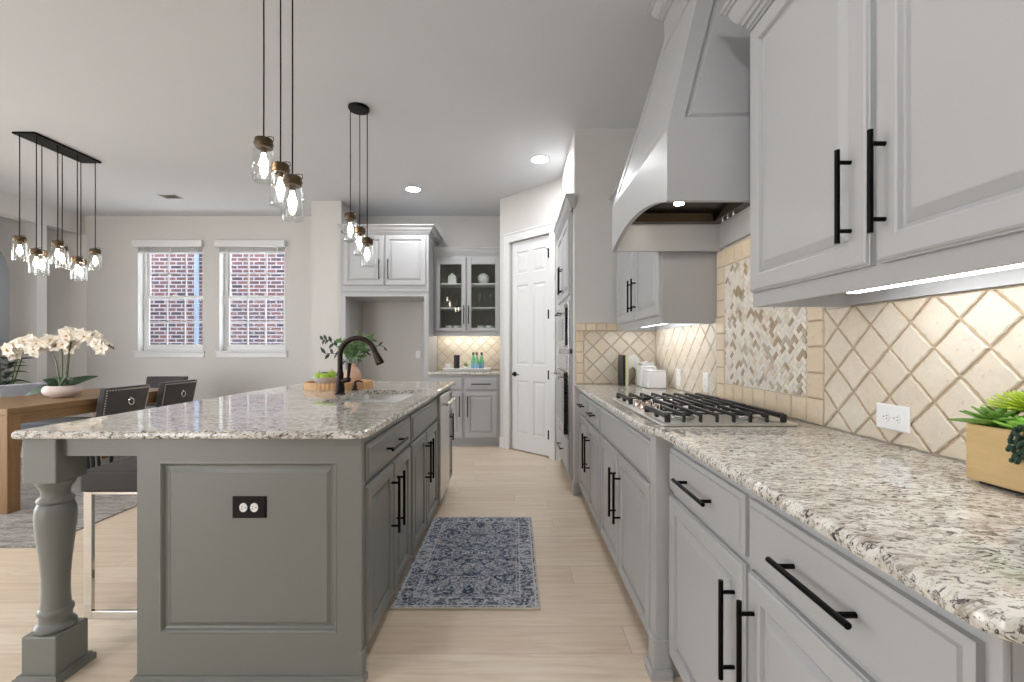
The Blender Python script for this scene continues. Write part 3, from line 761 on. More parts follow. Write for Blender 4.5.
m_ = thing('wall_oven', 'built-in stainless wall oven with dark glass below the microwave', 'oven', (XT, (A0+A1)/2, .44))
obj('body', B(XT-.012, XT+.29, A0, A1, .442, 1.158), M['steel'], m_, bevel=.004)
obj('control_panel', loops(nb(), A0+.01, A1-.01, 1.02, 1.14, [(0, 0), (0, .010), (.004, .012)], TX(XT-.012, -1)), M['steel'], m_)
obj('edge_trim', loops(nb(), A0+.001, A0+.06, .46, .995, [(0, 0), (0, .036)], TX(XT-.012, -1)), M['glass_dark'], m_)
dd = obj('door', loops(nb(), A0+.063, A1-.01, .46, 1.0, [(0, 0), (0, .03), (.01, .034)], TX(XT-.012, -1)), M['steel'], m_)
obj('glass_panel', loops(nb(), A0+.14, A1-.08, .54, .92, [(0, 0), (0, .002)], TX(XT-.046, -1)), M['glass_dark'], dd)
hh = nb(); TT = TX(XT-.046, -1); tube(hh, [TT(A0+.06, .045, .95), TT(A1-.06, .045, .95)], .011, 12)
for uu in (A0+.11, A1-.09): tube(hh, [TT(uu, 0, .95), TT(uu, .045, .95)], .009, 8)
obj('handle', hh, M['chrome'], dd, smooth=True)

# ---------------------------------------------------------------- island
isl = M['island']
IX0, IX1, IY0 = -1.362, -.565, 1.64
e = thing('island_end_panel', 'sage grey end of the kitchen island with raised panel facing the camera', 'panel', (-.96, IY0, 0))
ep = nb(); T = TY(IY0+.02)
# frame: stiles and rails + raised field
px0, px1, pz0, pz1 = -1.283, -.64, .18, .80
box(ep, IX0, px0, IY0, IY0+.03, 0, .883); box(ep, px1, -.553, IY0, IY0+.03, 0, .883); box(ep, px0, px1, IY0, IY0+.03, 0, pz0); box(ep, px0, px1, IY0, IY0+.03, pz1, .883)
obj('frame', ep, isl, e)
obj('raised_panel', loops(nb(), px0, px1, pz0, pz1, [(0, -.01), (0, .02), (.006, .022), (.010, .018), (.014, .009), (.020, .007), (.028, .008), (.040, .016)], T), isl, e)
bm = nb(); sweep(bm, [(IX0, IY0+.03), (IX0, IY0), (-.553, IY0), (-.553, IY0+.03)], BASEM(0, .03, .014), 1 if False else 1); obj('base_moulding', bm, isl, e)
co_ = nb(); box(co_, -.566, -.545, IY0-.004, IY0+.030, 0, .115); obj('corner_foot', co_, isl, e, bevel=.004)
k = obj('island_knee_wall', B(IX0, -1.172, IY0+.031, 3.98, 0, .883), isl); tag(k, 'sage grey panelled back of the island behind the bar stool', 'panel')
def isl_unit(name, label, cat, u0, u1):
    t = thing(name, label, cat, (-.87, (u0+u1)/2, 0)); b = nb(); box(b, -1.17, IX1, u0, u1, .10, .883 if cat != 'sc' else .6); box(b, -1.17, IX1-.07, u0, u1, 0, .10)
    obj('carcass', b, isl, t); return t
T = TX(IX1, 1)
t = isl_unit('base_cabinet', 'sage grey island cabinet with a wide drawer nearest the camera', 'cabinet', IY0+.031, 2.398)
drawer(T, t, 1.685, 2.385, .715, .85, isl, L=.26)
door(T, t, 1.685, 2.05, .10, .695, isl, 2.01, .52, .25); door(T, t, 2.06, 2.385, .10, .695, isl, 2.10, .52, .25)
t = thing('sink_cabinet', 'sage grey island sink cabinet with plain false drawer front', 'cabinet', (-.87, 2.8, 0))
b = nb(); box(b, -1.17, IX1, 2.40, 3.235, .10, .62); box(b, -1.17, IX1-.07, 2.40, 3.235, 0, .10); box(b, -.60, IX1, 2.40, 3.235, .62, .883); box(b, -1.17, -1.14, 2.40, 3.235, .62, .883)
obj('carcass', b, isl, t)
drawer(T, t, 2.425, 3.21, .715, .85, isl, pull=False, name='false_drawer_front')
door(T, t, 2.425, 2.80, .10, .695, isl, 2.765, .52, .25); door(T, t, 2.81, 3.21, .10, .695, isl, 2.85, .52, .25)
dwm = thing('dishwasher', 'stainless dishwasher with bar handle at the far end of the island', 'dishwasher', (-.87, 3.46, 0))
obj('body', B(-1.17, IX1-.005, 3.237, 3.70, .10, .882), M['dark_in'], dwm)
obj('kick_plate', B(-1.17, IX1-.06, 3.237, 3.70, 0, .10), M['black'], dwm)
dd = obj('door', loops(nb(), 3.25, 3.69, .11, .865, [(0, -.004), (0, .028), (.006, .034)], T), NT('smooth_dishwasher_steel').set((214, 210, 206), .3, .9).m, dwm)
hh = nb(); tube(hh, [T(3.29, .075, .80), T(3.65, .075, .80)], .012, 12)
for uu in (3.31, 3.63): tube(hh, [T(uu, .03, .80), T(uu, .075, .80)], .010, 10)
obj('handle', hh, M['chrome'], dd, smooth=True)
t = isl_unit('base_cabinet', 'narrow sage grey island cabinet beyond the dishwasher', 'cabinet', 3.702, 3.98)
drawer(T, t, 3.715, 3.965, .715, .85, isl, pull=False); door(T, t, 3.715, 3.965, .10, .695, isl, 3.76, .56, .22, fr=.045)
# sink opening
hole = rrect(-1.065, -.64, 2.47, 3.22, .045)[::-1]
hole = hole[::-1]
outer = rrect(-1.80, -.53, 1.615, 4.06, .02, 6, (.03, .03, .02, .045))
ct = obj('countertop', slab(outer, hole, 0, 0, EDGE), M['granite'], smooth=30); tag(ct, 'speckled granite island countertop with a sink cut into it', 'countertop')
def sink():
    t = thing('kitchen_sink', 'double bowl stainless sink set into the island countertop', 'sink', (-.86, 2.815, .70))
    b = nb(); zt = .883
    def bowl(x0, x1, y0, y1, zb):
        o_ = rrect(x0, x1, y0, y1, .05); i_ = inset(o_, .012); n = len(o_)
        rs = [[b.verts.new((*p, z)) for p in q] for q, z in ((o_, zt), (i_, zb+.03), (inset(o_, .04), zb))]
        for A, Bq in zip(rs, rs[1:]):
            for k in range(n): b.faces.new((A[k], A[(k+1) % n], Bq[(k+1) % n], Bq[k]))
        b.faces.new(rs[-1])
    bowl(-1.07, -.635, 2.465, 2.86, .68); bowl(-1.07, -.635, 2.88, 3.225, .72)
    box(b, -1.06, -.66, 2.857, 2.883, .84, .872)
    obj('basin', b, M['sinksteel'], t, smooth=40)
    for y_, z_ in ((2.66, .681), (3.02, .721)):
        q = nb(); lathe(q, [(.04, 0), (.04, .003), (.03, .001), (0, .001)], (-.86, y_, z_), 20); obj('drain', q, M['chrome'], t, smooth=True)
sink()
ck = thing('dish_rack', 'small white rack standing in the island sink', 'rack', (-.88, 2.58, .70))
q = nb()
box(q, -1.0, -.80, 2.56, 2.57, .692, .865); box(q, -1.0, -.80, 2.67, 2.68, .692, .865); box(q, -1.0, -.99, 2.57, 2.67, .692, .865); box(q, -.81, -.80, 2.57, 2.67, .692, .865); box(q, -1.0, -.80, 2.56, 2.68, .683, .691)
obj('tray', q, M['white_cer'], ck, bevel=.003)
for k in range(6):
    q = nb(); tube(q, [(-.97+k*.03, 2.675, .865), (-.97+k*.03, 2.675, .895)], .003, 6); obj('tine', q, M['white_cer'], ck)
# faucet
def faucet():
    t = thing('faucet', 'dark bronze gooseneck faucet curving over the island sink', 'faucet', (-1.125, 2.90, .914))
    cx, cy, z = -1.115, 2.90, .9145
    b = nb(); lathe(b, [(.034, 0), (.034, .006), (.027, .012), (.030, .03), (.021, .11), (.024, .125), (.021, .135), (.017, .15), (.017, .16)], (cx, cy, z), 24)
    obj('body', b, M['bronze'], t, smooth=50)
    R = .112; pts = [(cx, cy, z+.15), (cx, cy, z+.23)] + [(cx+R-R*math.cos(PI*.90*k/14), cy, z+.247+R*math.sin(PI*.90*k/14)) for k in range(15)]
    b = nb(); tube(b, pts, .0165, 14); obj('spout', b, M['bronze'], t, smooth=50)
    ex, ez = pts[-1][0], pts[-1][2]
    b = nb(); dv = Vector((pts[-1][0]-pts[-2][0], 0, pts[-1][2]-pts[-2][2])).normalized(); p0 = Vector((ex, cy, ez))
    tube(b, [p0, p0+dv*.02], .017, 14); tube(b, [p0+dv*.02, p0+dv*.085], .018, 14, .027); tube(b, [p0+dv*.085, p0+dv*.098], .028, 14, .024); obj('spray_head', b, M['bronze'], t, smooth=50)
    b = nb(); hx = cx+.03; tube(b, [(cx+.015, cy-.01, z+.085), (hx+.025, cy-.015, z+.095)], .016, 12); ellipsoid(b, (hx+.028, cy-.015, z+.096), .018, .018, .02)
    tube(b, [(hx+.028, cy-.015, z+.10), (hx+.036, cy-.018, z+.20)], .008, 10, .014); obj('lever', b, M['bronze'], t, smooth=50)
faucet()
t = thing('soap_dispenser', 'short dark bronze soap pump beside the gooseneck faucet', 'soap dispenser', (-1.115, 3.17, .914))
q = nb(); lathe(q, [(.022, 0), (.022, .008), (.013, .014), (.016, .03), (.01, .045), (.009, .06)], (-1.115, 3.17, .9145), 18); obj('base', q, M['bronze'], t, smooth=50)
q = nb(); tube(q, [(-1.115, 3.17, .972), (-1.09, 3.17, .982), (-1.06, 3.17, .972)], .008, 8, .005); obj('nozzle', q, M['bronze'], t, smooth=50)
# turned leg
t = thing('turned_post', 'sage grey turned post with square blocks holding up the counter overhang', 'post', (-1.715, 1.70, 0))
b = nb(); lx0, lx1, ly0, ly1 = -1.777, -1.655, 1.64, 1.762; box(b, lx0, lx1, ly0, ly1, .72, .883); obj('top_block', b, isl, t, bevel=.004)
b = nb(); box(b, lx0-.002, lx1+.002, ly0-.002, ly1+.002, 0, .168); obj('base_block', b, isl, t, bevel=.005)
b = nb(); sweep(b, [(lx0-.002, ly1+.002), (lx0-.002, ly0-.002), (lx1+.002, ly0-.002), (lx1+.002, ly1+.002), (lx0-.002, ly1+.002)], BASEM(0, .032, .016), -1 if False else 1)
obj('foot_moulding', b, isl, t)
prof = [(.050, .168), (.059, .172), (.060, .184), (.055, .192), (.048, .197), (.046, .205), (.047, .222), (.051, .228), (.052, .236), (.050, .243), (.044, .248), (.0415, .27), (.040, .31), (.041, .36), (.045, .42), (.052, .49), (.058, .55), (.060, .585), (.058, .615), (.052, .632), (.047, .637), (.052, .641), (.054, .648), (.050, .655), (.042, .662), (.041, .678), (.046, .692), (.053, .702), (.057, .712), (.057, .72)]
b = nb(); lathe(b, prof, ((lx0+lx1)/2, (ly0+ly1)/2, 0), 40); obj('turned_shaft', b, isl, t, smooth=35)
ap = nb(); box(ap, -1.655, IX0-.001, 1.665, 1.69, .815, .883); box(ap, -1.745, -1.72, 1.762, 3.95, .815, .883); o = obj('counter_apron', ap, isl); tag(o, 'sage grey rail under the island counter overhang next to turned post', 'rail')
# outlet on island
def outlet(label, T, u, w, W_, H_, mp, mr, horiz, group=None):
    t = thing('power_outlet', label, 'outlet', T(u, 0, w), 0, group)
    obj('cover_plate', loops(nb(), u-W_/2, u+W_/2, w-H_/2, w+H_/2, [(0, 0), (0, .003), (.004, .006)], T), mp, t)
    for s in (-1, 1):
        uu, ww = (u+s*.0195, w) if horiz else (u, w+s*.0195)
        q = nb(); pts = [(uu+.0165*math.cos(a_)*(.85 if horiz else 1), ww+.0165*math.sin(a_)*(1 if horiz else .85)) for a_ in [2*PI*k/16 for k in range(16)]]
        prism(q, pts, lambda a, c: T(a, .004, c), lambda a, c: T(a, .008, c)); ro = obj('receptacle', q, mr, t)
        q = nb()
        for dx, dz in ((-.005, .004), (-.005, -.005), (.007, 0)):
            loops(q, uu+dx-.002, uu+dx+.002, ww+dz-.0015, ww+dz+.0015, [(0, .007), (0, .0085)], T)
        obj('slots', q, M['ebony'], ro)
    return t
outlet('dark brown outlet plate on the island end panel', TY(IY0+.004), -.958, .636, .122, .078, M['brownplate'], M['plastic'], True)
outlet('white outlet plate on the diamond tiles left of the planter', TX(RW-.0105, -1), 1.395, .997, .122, .078, M['plastic'], M['plastic'], True)
outlet('white outlet on the tiles behind the cooktop, nearer the mosaic', TX(RW-.0105, -1), 2.76, 1.0, .075, .12, M['plastic'], M['plastic'], False)
outlet('white outlet on the tiles close to the white canisters', TX(RW-.0105, -1), 3.22, 1.0, .075, .12, M['plastic'], M['plastic'], False)

# ---------------------------------------------------------------- refrigerator surround and bar
FX0, FX1, FY = -2.115, -1.06, 5.58
t = thing('refrigerator_surround', 'tall grey cabinet around the empty refrigerator recess with two upper doors', 'cabinet', ((FX0+FX1)/2, FY, 0))
b = nb(); box(b, FX0-.024, -2.08, FY, YB-.002, 0, 1.843); box(b, -1.115, FX1, FY, YB-.002, 0, 1.843)
box(b, FX0-.024, FX1, FY, YB-.002, 1.843, 2.62); obj('carcass', b, cab, t)
b = nb(); box(b, FX0-.0, FX1+.0, FY-.012, FY, 1.90, 1.925); obj('rail_moulding', b, cab, t, bevel=.004)
T = TY(FY)
door(T, t, FX0+.015, -1.605, 1.975, 2.59, cab, -1.655, 2.17, .25); door(T, t, -1.59, FX1-.03, 1.975, 2.59, cab, -1.575+.03, 2.17, .25)
c = nb(); sweep(c, [(FX0+.035, FY+.018), (FX0+.035, FY), (FX1, FY), (FX1, YB-.002)], CROWN(2.60, .11, .075), 1); obj('crown_moulding', c, cab, t)
outlet('white outlet on the back wall inside the refrigerator recess', TY(YB), -1.33, 1.12, .062, .10, M['plastic'], M['plastic'], False)
BX0, BX1, BY = -1.058, -.186, 5.56
t = thing('base_cabinet', 'light grey bar base cabinet with two drawers beside the pantry door', 'cabinet', ((BX0+BX1)/2, BY, 0))
b = nb(); box(b, BX0, BX1, BY, YB-.002, .10, .883); box(b, BX0, BX1, BY+.07, YB-.002, 0, .10); obj('carcass', b, cab, t)
T = TY(BY)
for a_, b_, h_ in ((BX0+.02, -.64, -.675), (-.605, BX1-.03, -.575)):
    drawer(T, t, a_, b_, .70, .845, cab, L=.24); door(T, t, a_, b_, .12, .68, cab, h_, .50, .25)
ct = obj('countertop', slab([(BX0+.001, BY-.03), (BX1-.001, BY-.03), (BX1-.001, YB-.003), (BX0+.001, YB-.003)], None, 0, 0, EDGE), M['granite']); tag(ct, 'short granite countertop in the bar niche beneath the glass cabinet', 'countertop')
# bar backsplash
wbk = bpy.data.objects['wall_back']; TB = TY(YB); TB2 = TY(YB-.002)
grout(TB, BX0, BX1, Z0, 1.42, wbk)
tiles('diamond_tiles', diamonds(BX0, BX1, Z0, 1.42, -.62, 1.0), TB2, M['tile'], wbk, .006, .008, .0008, (BX0, BX1, Z0, 1.42))
# glass cabinet
GY = 5.90
t = thing('glass_cabinet', 'light grey upper cabinet with two glass doors above the bar', 'cabinet', ((BX0+BX1)/2, GY, 1.37))
b = nb(); gx0, gx1 = BX0, BX1; zb, zt = 1.40, 2.42
box(b, gx0, gx0+.045, GY, YB-.002, zb, zt); box(b, gx1-.03, gx1, GY, YB-.002, zb, zt); box(b, gx0+.045, gx1-.03, GY, YB-.002, zb, zb+.03); box(b, gx0+.045, gx1-.03, GY, YB-.002, zt-.05, zt); 
box(b, -.655, -.605, GY+.001, GY+.02, zb+.03, zt-.05); box(b, gx0, gx1, GY, GY+.02, 1.365, zb-.0005)
obj('carcass', b, cab, t)
for z_ in (1.735, 2.05): obj('shelf', B(gx0+.045, gx1-.03, GY+.03, YB-.02, z_-.012, z_+.004), M['white'], t)
T = TY(GY)
for a_, b_, h_ in ((gx0+.03, -.634, -.66), (-.624, gx1-.012, -.598)):
    d = nb(); fr = .058
    for (u0, u1, w0, w1) in ((a_, a_+fr, 1.43, 2.385), (b_-fr, b_, 1.43, 2.385), (a_+fr, b_-fr, 1.43, 1.43+fr*.7), (a_+fr, b_-fr, 2.385-fr*1.6, 2.385)):
        loops(d, u0, u1, w0, w1, [(0, 0), (0, .016), (.004, .02)], T)
    do = obj('door', d, cab, t); obj('glass_pane', loops(nb(), a_+fr-.004, b_-fr+.004, 1.43+fr*.7-.004, 2.385-fr*1.6+.004, [(0, .008), (0, .0115)], T), M['cabglass'], do)
    handle(T, do, h_, 1.64, .24)
c = nb(); sweep(c, [(gx0, GY), (gx1, GY)], CROWN(2.41, .10, .06), 1); obj('crown_moulding', c, cab, t)
ld = obj('under_cabinet_light', B(-1.0, -.25, 6.05, 6.08, 1.372, 1.39), M['led_bar']); tag(ld, 'glowing light strip beneath the glass-door bar cabinet', 'light')

obj('back_panel', B(gx0+.046, gx1-.031, YB-.020, YB-.004, zb+.031, zt-.051), M['inner'], t)
# ---------------------------------------------------------------- things in the glass cabinet
ZS = [1.431, 1.740, 2.055]
q = nb(); prism(q, [(-.055, 0), (.055, 0), (.055, .10), (0, .15), (-.055, .10)], lambda a, c: (-.83+a, 6.0, ZS[2]+c), lambda a, c: (-.83+a, 6.10, ZS[2]+c)); o = obj('house_ornament', q, M['white_cer'], bevel=.006); tag(o, 'white house-shaped ceramic ornament on the top glass cabinet shelf', 'ornament')
o = obj('dark_box', B(-.77, -.695, 6.08, 6.18, ZS[2], ZS[2]+.10), M['velvet'], bevel=.004); tag(o, 'small dark box behind the house ornament in the glass cabinet', 'box')
q = nb(); ellipsoid(q, (-.42, 6.05, ZS[2]+.068), .075, .07, .068, 20, 14)
for k in range(4):
    a_ = k*PI/4; tube(q, [(-.42+.066*math.cos(a_)*math.sin(s_), 6.05+.062*math.sin(a_)*math.sin(s_), ZS[2]+.07+.066*math.cos(s_)) for s_ in [PI*.9*j/8-PI*.45 for j in range(9)]], .014, 8)
o = obj('knot_ornament', q, M['white_cer'], smooth=True); tag(o, 'round white knotted ceramic ornament in the right half of the glass cabinet', 'ornament')
def flute():
    t = thing('champagne_flute', 'clear stemmed glass on the middle shelf behind the left glass door', 'glass')
    b = nb(); lathe(b, [(.03, 0), (.03, .003), (.005, .008), (.004, .08), (.010, .09), (.024, .12), (.027, .16), (.024, .20)], (0, 0, 0), 16, False)
    obj('bowl', b, M['jar'], t, smooth=True); return t
f0 = flute(); f0.location = (-.905, 6.03, ZS[1]); f0['group'] = 'stemmed glasses in the glass cabinet'
for x_, y_, l_ in ((-.835, 6.08, None), (-.765, 6.03, None), (-.475, 6.03, 'clear stemmed glass on the middle shelf behind the right glass door'), (-.395, 6.03, 'clear stemmed glass on the middle shelf behind the right glass door'), (-.32, 6.08, 'clear stemmed glass on the middle shelf behind the right glass door')):
    g_ = dup(f0, (x_, y_, ZS[1]), 0, l_)
def mug(x, y, label):
    t = thing('mug', label, 'mug', (x, y, ZS[0]), 0, 'white mugs in the glass cabinet')
    b = nb(); lathe(b, [(.035, 0), (.043, .01), (.046, .075), (.042, .075), (.038, .012), (0, .01)], (0, 0, 0), 20); obj('cup', b, M['white_cer'], t, smooth=True, local=True)
    b = nb(); tube(b, [(.044, 0, .062), (.066, 0, .055), (.066, 0, .028), (.042, 0, .018)], .005, 8); obj('handle', b, M['white_cer'], t, smooth=True, local=True)
for x_, l_ in ((-.875, 'white mug, leftmost on the bottom shelf of the glass cabinet'), (-.765, 'white mug right of the leftmost mug, behind left glass door'), (-.455, 'white mug on the bottom shelf just right of the glass cabinet centre'), (-.345, 'white mug, rightmost on the bottom shelf of the glass cabinet')): mug(x_, 6.03, l_)

# bar top things
Zc = .9145
q = slab(rrect(-.915, -.305, 5.66, 5.90, .02), None, 0, 0, [(.03, Zc), (.0, Zc+.04), (.006, Zc+.042), (.032, Zc+.012)]); o = obj('serving_tray', q, M['white_matte'], smooth=30); tag(o, 'white rectangular serving tray on the bar counter', 'tray')
zt_ = Zc+.0125
q = nb(); lathe(q, [(.036, 0), (.04, .01), (.04, .075), (.036, .085), (.036, .08), (.036, .02), (0, .02)], (-.845, 5.78, zt_), 20); o = obj('candle_jar', q, M['white_matte'], smooth=True); tag(o, 'small white candle jar at the left end of the bar tray', 'candle')
t = thing('black_canister', 'tall matte black canister standing on the bar tray', 'canister', (-.74, 5.78, zt_))
q = nb(); lathe(q, [(.036, 0), (.038, .004), (.038, .165), (.036, .168)], (-.74, 5.78, zt_), 24); obj('body', q, M['ebony'], t, smooth=40)
q = nb(); lathe(q, [(.0385, .168), (.0385, .19), (.034, .194), (0, .194)], (-.74, 5.78, zt_), 24); obj('lid', q, M['ebony'], t, smooth=40)
t = thing('potted_succulent', 'tiny succulent in a white pot between black canister and green bottles', 'plant', (-.625, 5.76, zt_))
q = nb(); lathe(q, [(.026, 0), (.033, .05), (.029, .05), (.026, .045), (0, .045)], (-.625, 5.76, zt_), 18); obj('pot', q, M['white_cer'], t, smooth=40)
q = nb()
for k in range(14):
    a_ = k*2.4; r_ = .012+.016*(k % 3)/2; tube(q, [(-.625, 5.76, zt_+.045), (-.625+r_*1.6*math.cos(a_), 5.76+r_*1.6*math.sin(a_), zt_+.10-.014*(k % 3))], .007, 6, .002)
obj('leaves', q, M['succ'], t)
def bottle(x, y, label):
    t = thing('glass_bottle', label, 'bottle', (x, y, zt_), 0, 'green bottles on the bar tray')
    b = nb(); lathe(b, [(.028, 0), (.031, .006), (.031, .10), (.027, .125), (.014, .175), (.012, .205), (.014, .207), (.014, .215), (0, .215)], (0, 0, 0), 20); obj('glass_body', b, M['bottle_g'], t, smooth=40, local=True)
    b = nb(); lathe(b, [(.0318, .02), (.0318, .085)], (0, 0, 0), 20, False); obj('label', b, M['label_b'], t, smooth=True, local=True)
    b = nb(); lathe(b, [(.0135, .195), (.0145, .215), (.013, .228), (0, .228)], (0, 0, 0), 14); obj('cap', b, M['ebony'], t, smooth=40, local=True)
for x_, y_, l_ in ((-.53, 5.79, 'green bottle with pale blue label, leftmost on the bar tray'), (-.483, 5.73, 'green bottle with pale blue label in the middle of three'), (-.425, 5.79, 'green bottle with pale blue label, rightmost on the bar tray')): bottle(x_, y_, l_)

# ---------------------------------------------------------------- island top things
TCx, TCy = -1.30, 3.37
def tray():
    b = nb(); R = .235; seg = 96
    rings = []
    pr = [(R-.02, 0), (R, 0), (R, .05), (R-.015, .05), (R-.016, .014), (0, .014)]
    for r, z in pr:
        if r == 0: rings.append([b.verts.new((TCx, TCy, Zc+z))]); continue
        rings.append([b.verts.new((TCx+(r+(.003 if (i % 2 and r >= R) else 0))*math.cos(2*PI*i/seg), TCy+(r+(.003 if (i % 2 and r >= R) else 0))*math.sin(2*PI*i/seg), Zc+z)) for i in range(seg)])
    for A, Bq in zip(rings, rings[1:]):
        for i in range(seg):
            j = (i+1) % seg
            if len(Bq) == 1: b.faces.new((A[i], A[j], Bq[0]))
            else: b.faces.new((A[i], A[j], Bq[j], Bq[i]))
    b.faces.new(rings[0]); o = obj('round_tray', b, M['bamboo']); tag(o, 'round ribbed bamboo tray on the island behind the faucet', 'tray')
tray()
zt2 = Zc+.0145
q = nb(); lathe(q, [(.04, 0), (.045, .004), (.085, .05), (.10, .068), (.096, .069), (.08, .052), (.04, .012), (0, .010)], (TCx-.085, TCy-.04, zt2), 28); o = obj('fruit_bowl', q, M['white_cer'], smooth=50); tag(o, 'small white bowl of green apples on the round bamboo tray', 'bowl')
def apple(x, y, z, label):
    t = thing('apple', label, 'apple', (x, y, z), 0, 'green apples in the white bowl')
    b = nb(); ellipsoid(b, (0, 0, 0), .033, .033, .030, 16, 10); obj('fruit', b, M['apple'], t, smooth=True, local=True)
    b = nb(); tube(b, [(0, 0, .026), (.003, 0, .042)], .002, 6); obj('stalk', b, M['dark_bud'], t, local=True)
apple(TCx-.125, TCy-.06, zt2+.075, 'green apple at the left of the white bowl')
apple(TCx-.08, TCy-.075, zt2+.07, 'green apple in front in the white bowl')
apple(TCx-.045, TCy-.03, zt2+.085, 'green apple nearest the vase, highest in the bowl')
o = obj('folded_napkin', B(TCx-.16, TCx-.08, TCy+.01, TCy+.05, zt2+.06, zt2+.10), M['blue_item'], bevel=.01); tag(o, 'dark blue folded cloth tucked behind the green apples', 'cloth')
VX, VY = TCx+.105, TCy-.02
q = nb(); lathe(q, [(.038, 0), (.05, .006), (.062, .05), (.062, .08), (.05, .115), (.028, .14), (.022, .155), (.026, .168), (.022, .168), (.018, .155), (.018, .14)], (VX, VY, zt2), 28, False); o = obj('vase', q, M['terra'], smooth=50); tag(o, 'rounded terracotta vase with a narrow neck on the bamboo tray', 'vase')
def leafquad(b, p, d, L, w, up=Vector((0,0,1)), curl=.25):
    d = Vector(d).normalized(); s = d.cross(up)
    if s.length < .1: s = Vector((1,0,0))
    s.normalize(); n = s.cross(d); p = Vector(p); prev = None
    for k in range(6):
        t = k/5; ww = w*math.sin(PI*min(.98, max(.04, t**.8)))*.5; c = p+d*L*t-n*L*curl*t*t
        row = [b.verts.new(c-s*ww+n*ww*.35), b.verts.new(c), b.verts.new(c+s*ww+n*ww*.35)]
        if prev: b.faces.new((prev[0], prev[1], row[1], row[0])); b.faces.new((prev[1], prev[2], row[2], row[1]))
        prev = row
def branch(name, label, pts, leaves, L, w, mleaf, nside=1):
    t = thing(name, label, 'branch', pts[0]); b = nb(); tube(b, pts, .0025, 6); obj('stem', b, M['stem'] if mleaf == M['leaf'] else M['leaf_dark'], t)
    P = [Vector(p) for p in pts]
    lf = nb()
    for k in range(leaves):
        s = .4+.6*k/max(1, leaves-1) if nside == 1 else random.uniform(.3, 1); i = min(int(s*(len(P)-1)), len(P)-2); f = s*(len(P)-1)-i; c = P[i].lerp(P[i+1], f)
        a_ = random.uniform(0, 2*PI); sp = 0 if nside else random.uniform(0, .055)
        off = Vector((math.cos(a_), math.sin(a_), random.uniform(-.6, .8)))*sp
        if nside: dd_ = (P[i+1]-P[i]).normalized()*.6+Vector((0, random.uniform(-.2, .2), (1 if k % 2 else -1)*.8))
        else: dd_ = off.normalized()+Vector((random.uniform(-.5, .5), random.uniform(-.5, .5), random.uniform(-.5, .5))) if sp else Vector((0, 0, 1))
        upv = Vector((random.uniform(-.5, .5), -1, random.uniform(-.2, .8))).normalized()
        leafquad(lf, c+off, dd_, L*random.uniform(.7, 1.15), w, up=upv)
    o_ = obj('leaves', lf, mleaf, t); sd = o_.modifiers.new('thick', 'SOLIDIFY'); sd.thickness = .0012
z1_ = zt2+.15
branch('leafy_branch', 'long thin branch with sparse dark leaves reaching left from the vase', [(VX, VY, z1_-.05), (VX-.03, VY, z1_+.06), (VX-.12, VY-.01, z1_+.15), (VX-.17, VY-.02, z1_+.19), (VX-.21, VY-.02, z1_+.19)], 8, .055, .024, M['leaf_dark'])
branch('leafy_branch', 'lower thin branch with a few dark leaves left of the vase', [(VX, VY, z1_-.05), (VX-.04, VY, z1_+.02), (VX-.12, VY, z1_+.09), (VX-.20, VY, z1_+.09)], 6, .055, .024, M['leaf_dark'])
branch('leafy_branch', 'bushy green branch rising straight above the vase', [(VX, VY, z1_-.05), (VX-.01, VY, z1_+.06), (VX-.03, VY, z1_+.13), (VX-.06, VY, z1_+.17)], 110, .04, .024, M['leaf'], 0)
branch('leafy_branch', 'bushy green branch at the right of the vase behind faucet', [(VX, VY, z1_-.05), (VX+.03, VY+.01, z1_+.08), (VX+.07, VY+.01, z1_+.17), (VX+.10, VY, z1_+.22)], 100, .04, .024, M['leaf'], 0)
branch('leafy_branch', 'thin twig with two small leaves at the far right of the vase', [(VX, VY, z1_-.05), (VX+.08, VY, z1_+.09), (VX+.19, VY, z1_+.15), (VX+.23, VY, z1_+.14)], 3, .04, .016, M['leaf_dark'])

# right counter corner things
def canister(x, y, w, h, label):
    t = thing('square_canister', label, 'canister', (x, y, Zc), 0, 'white canisters in the counter corner')
    b = nb(); box(b, -w/2, w/2, -w/2, w/2, 0, h*.86); obj('body', b, M['white_cer'], t, bevel=.012, local=True)
    b = nb(); box(b, -w/2*.96, w/2*.96, -w/2*.96, w/2*.96, h*.86, h*.95); lathe(b, [(.012, h*.95), (.016, h), (0, h*1.02)], (0, 0, 0), 12); obj('lid', b, M['white_cer'], t, bevel=.004, local=True)
canister(1.03, 3.36, .135, .14, 'shortest white square canister, in front in the counter corner')
canister(1.01, 3.49, .12, .165, 'middle white square canister behind the shortest one')
canister(1.04, 3.615, .11, .19, 'tallest white square canister at the back of the corner')
t = thing('arched_board', 'white arched board standing against the tiles beside the canisters', 'board', (.945, 3.66, Zc), math.radians(0))
q = nb(); pts = [(-.05, 0), (-.03, 0), (-.03, .11)]+[(0-.03*math.cos(a_), .11+.04*math.sin(a_)) for a_ in [PI*k/8 for k in range(1, 8)]]+[(.03, .11), (.03, 0), (.06, 0), (.06, .14)]+[(.06*math.cos(a_), .16+.08*math.sin(a_)) for a_ in [PI*k/10 for k in range(0, 11)]]+[(-.06, .14)]
pts = [(-.06, 0), (-.03, 0), (-.03, .10)]+[(-.03*math.cos(a_), .10+.04*math.sin(a_)) for a_ in [PI*k/8 for k in range(1, 8)]]+[(.03, .10), (.03, 0), (.06, 0)]+[(.06*math.cos(a_), .17+.075*math.sin(a_)) for a_ in [PI*k/10 for k in range(0, 11)]]
prism(q, pts, lambda a, c: (a, 0, c), lambda a, c: (a, .025, c)); obj('board', q, M['white_matte'], t, local=True, bevel=.002)
t = thing('cookbook', 'dark covered book standing upright left of the white arched board', 'book', (.862, 3.60, Zc))
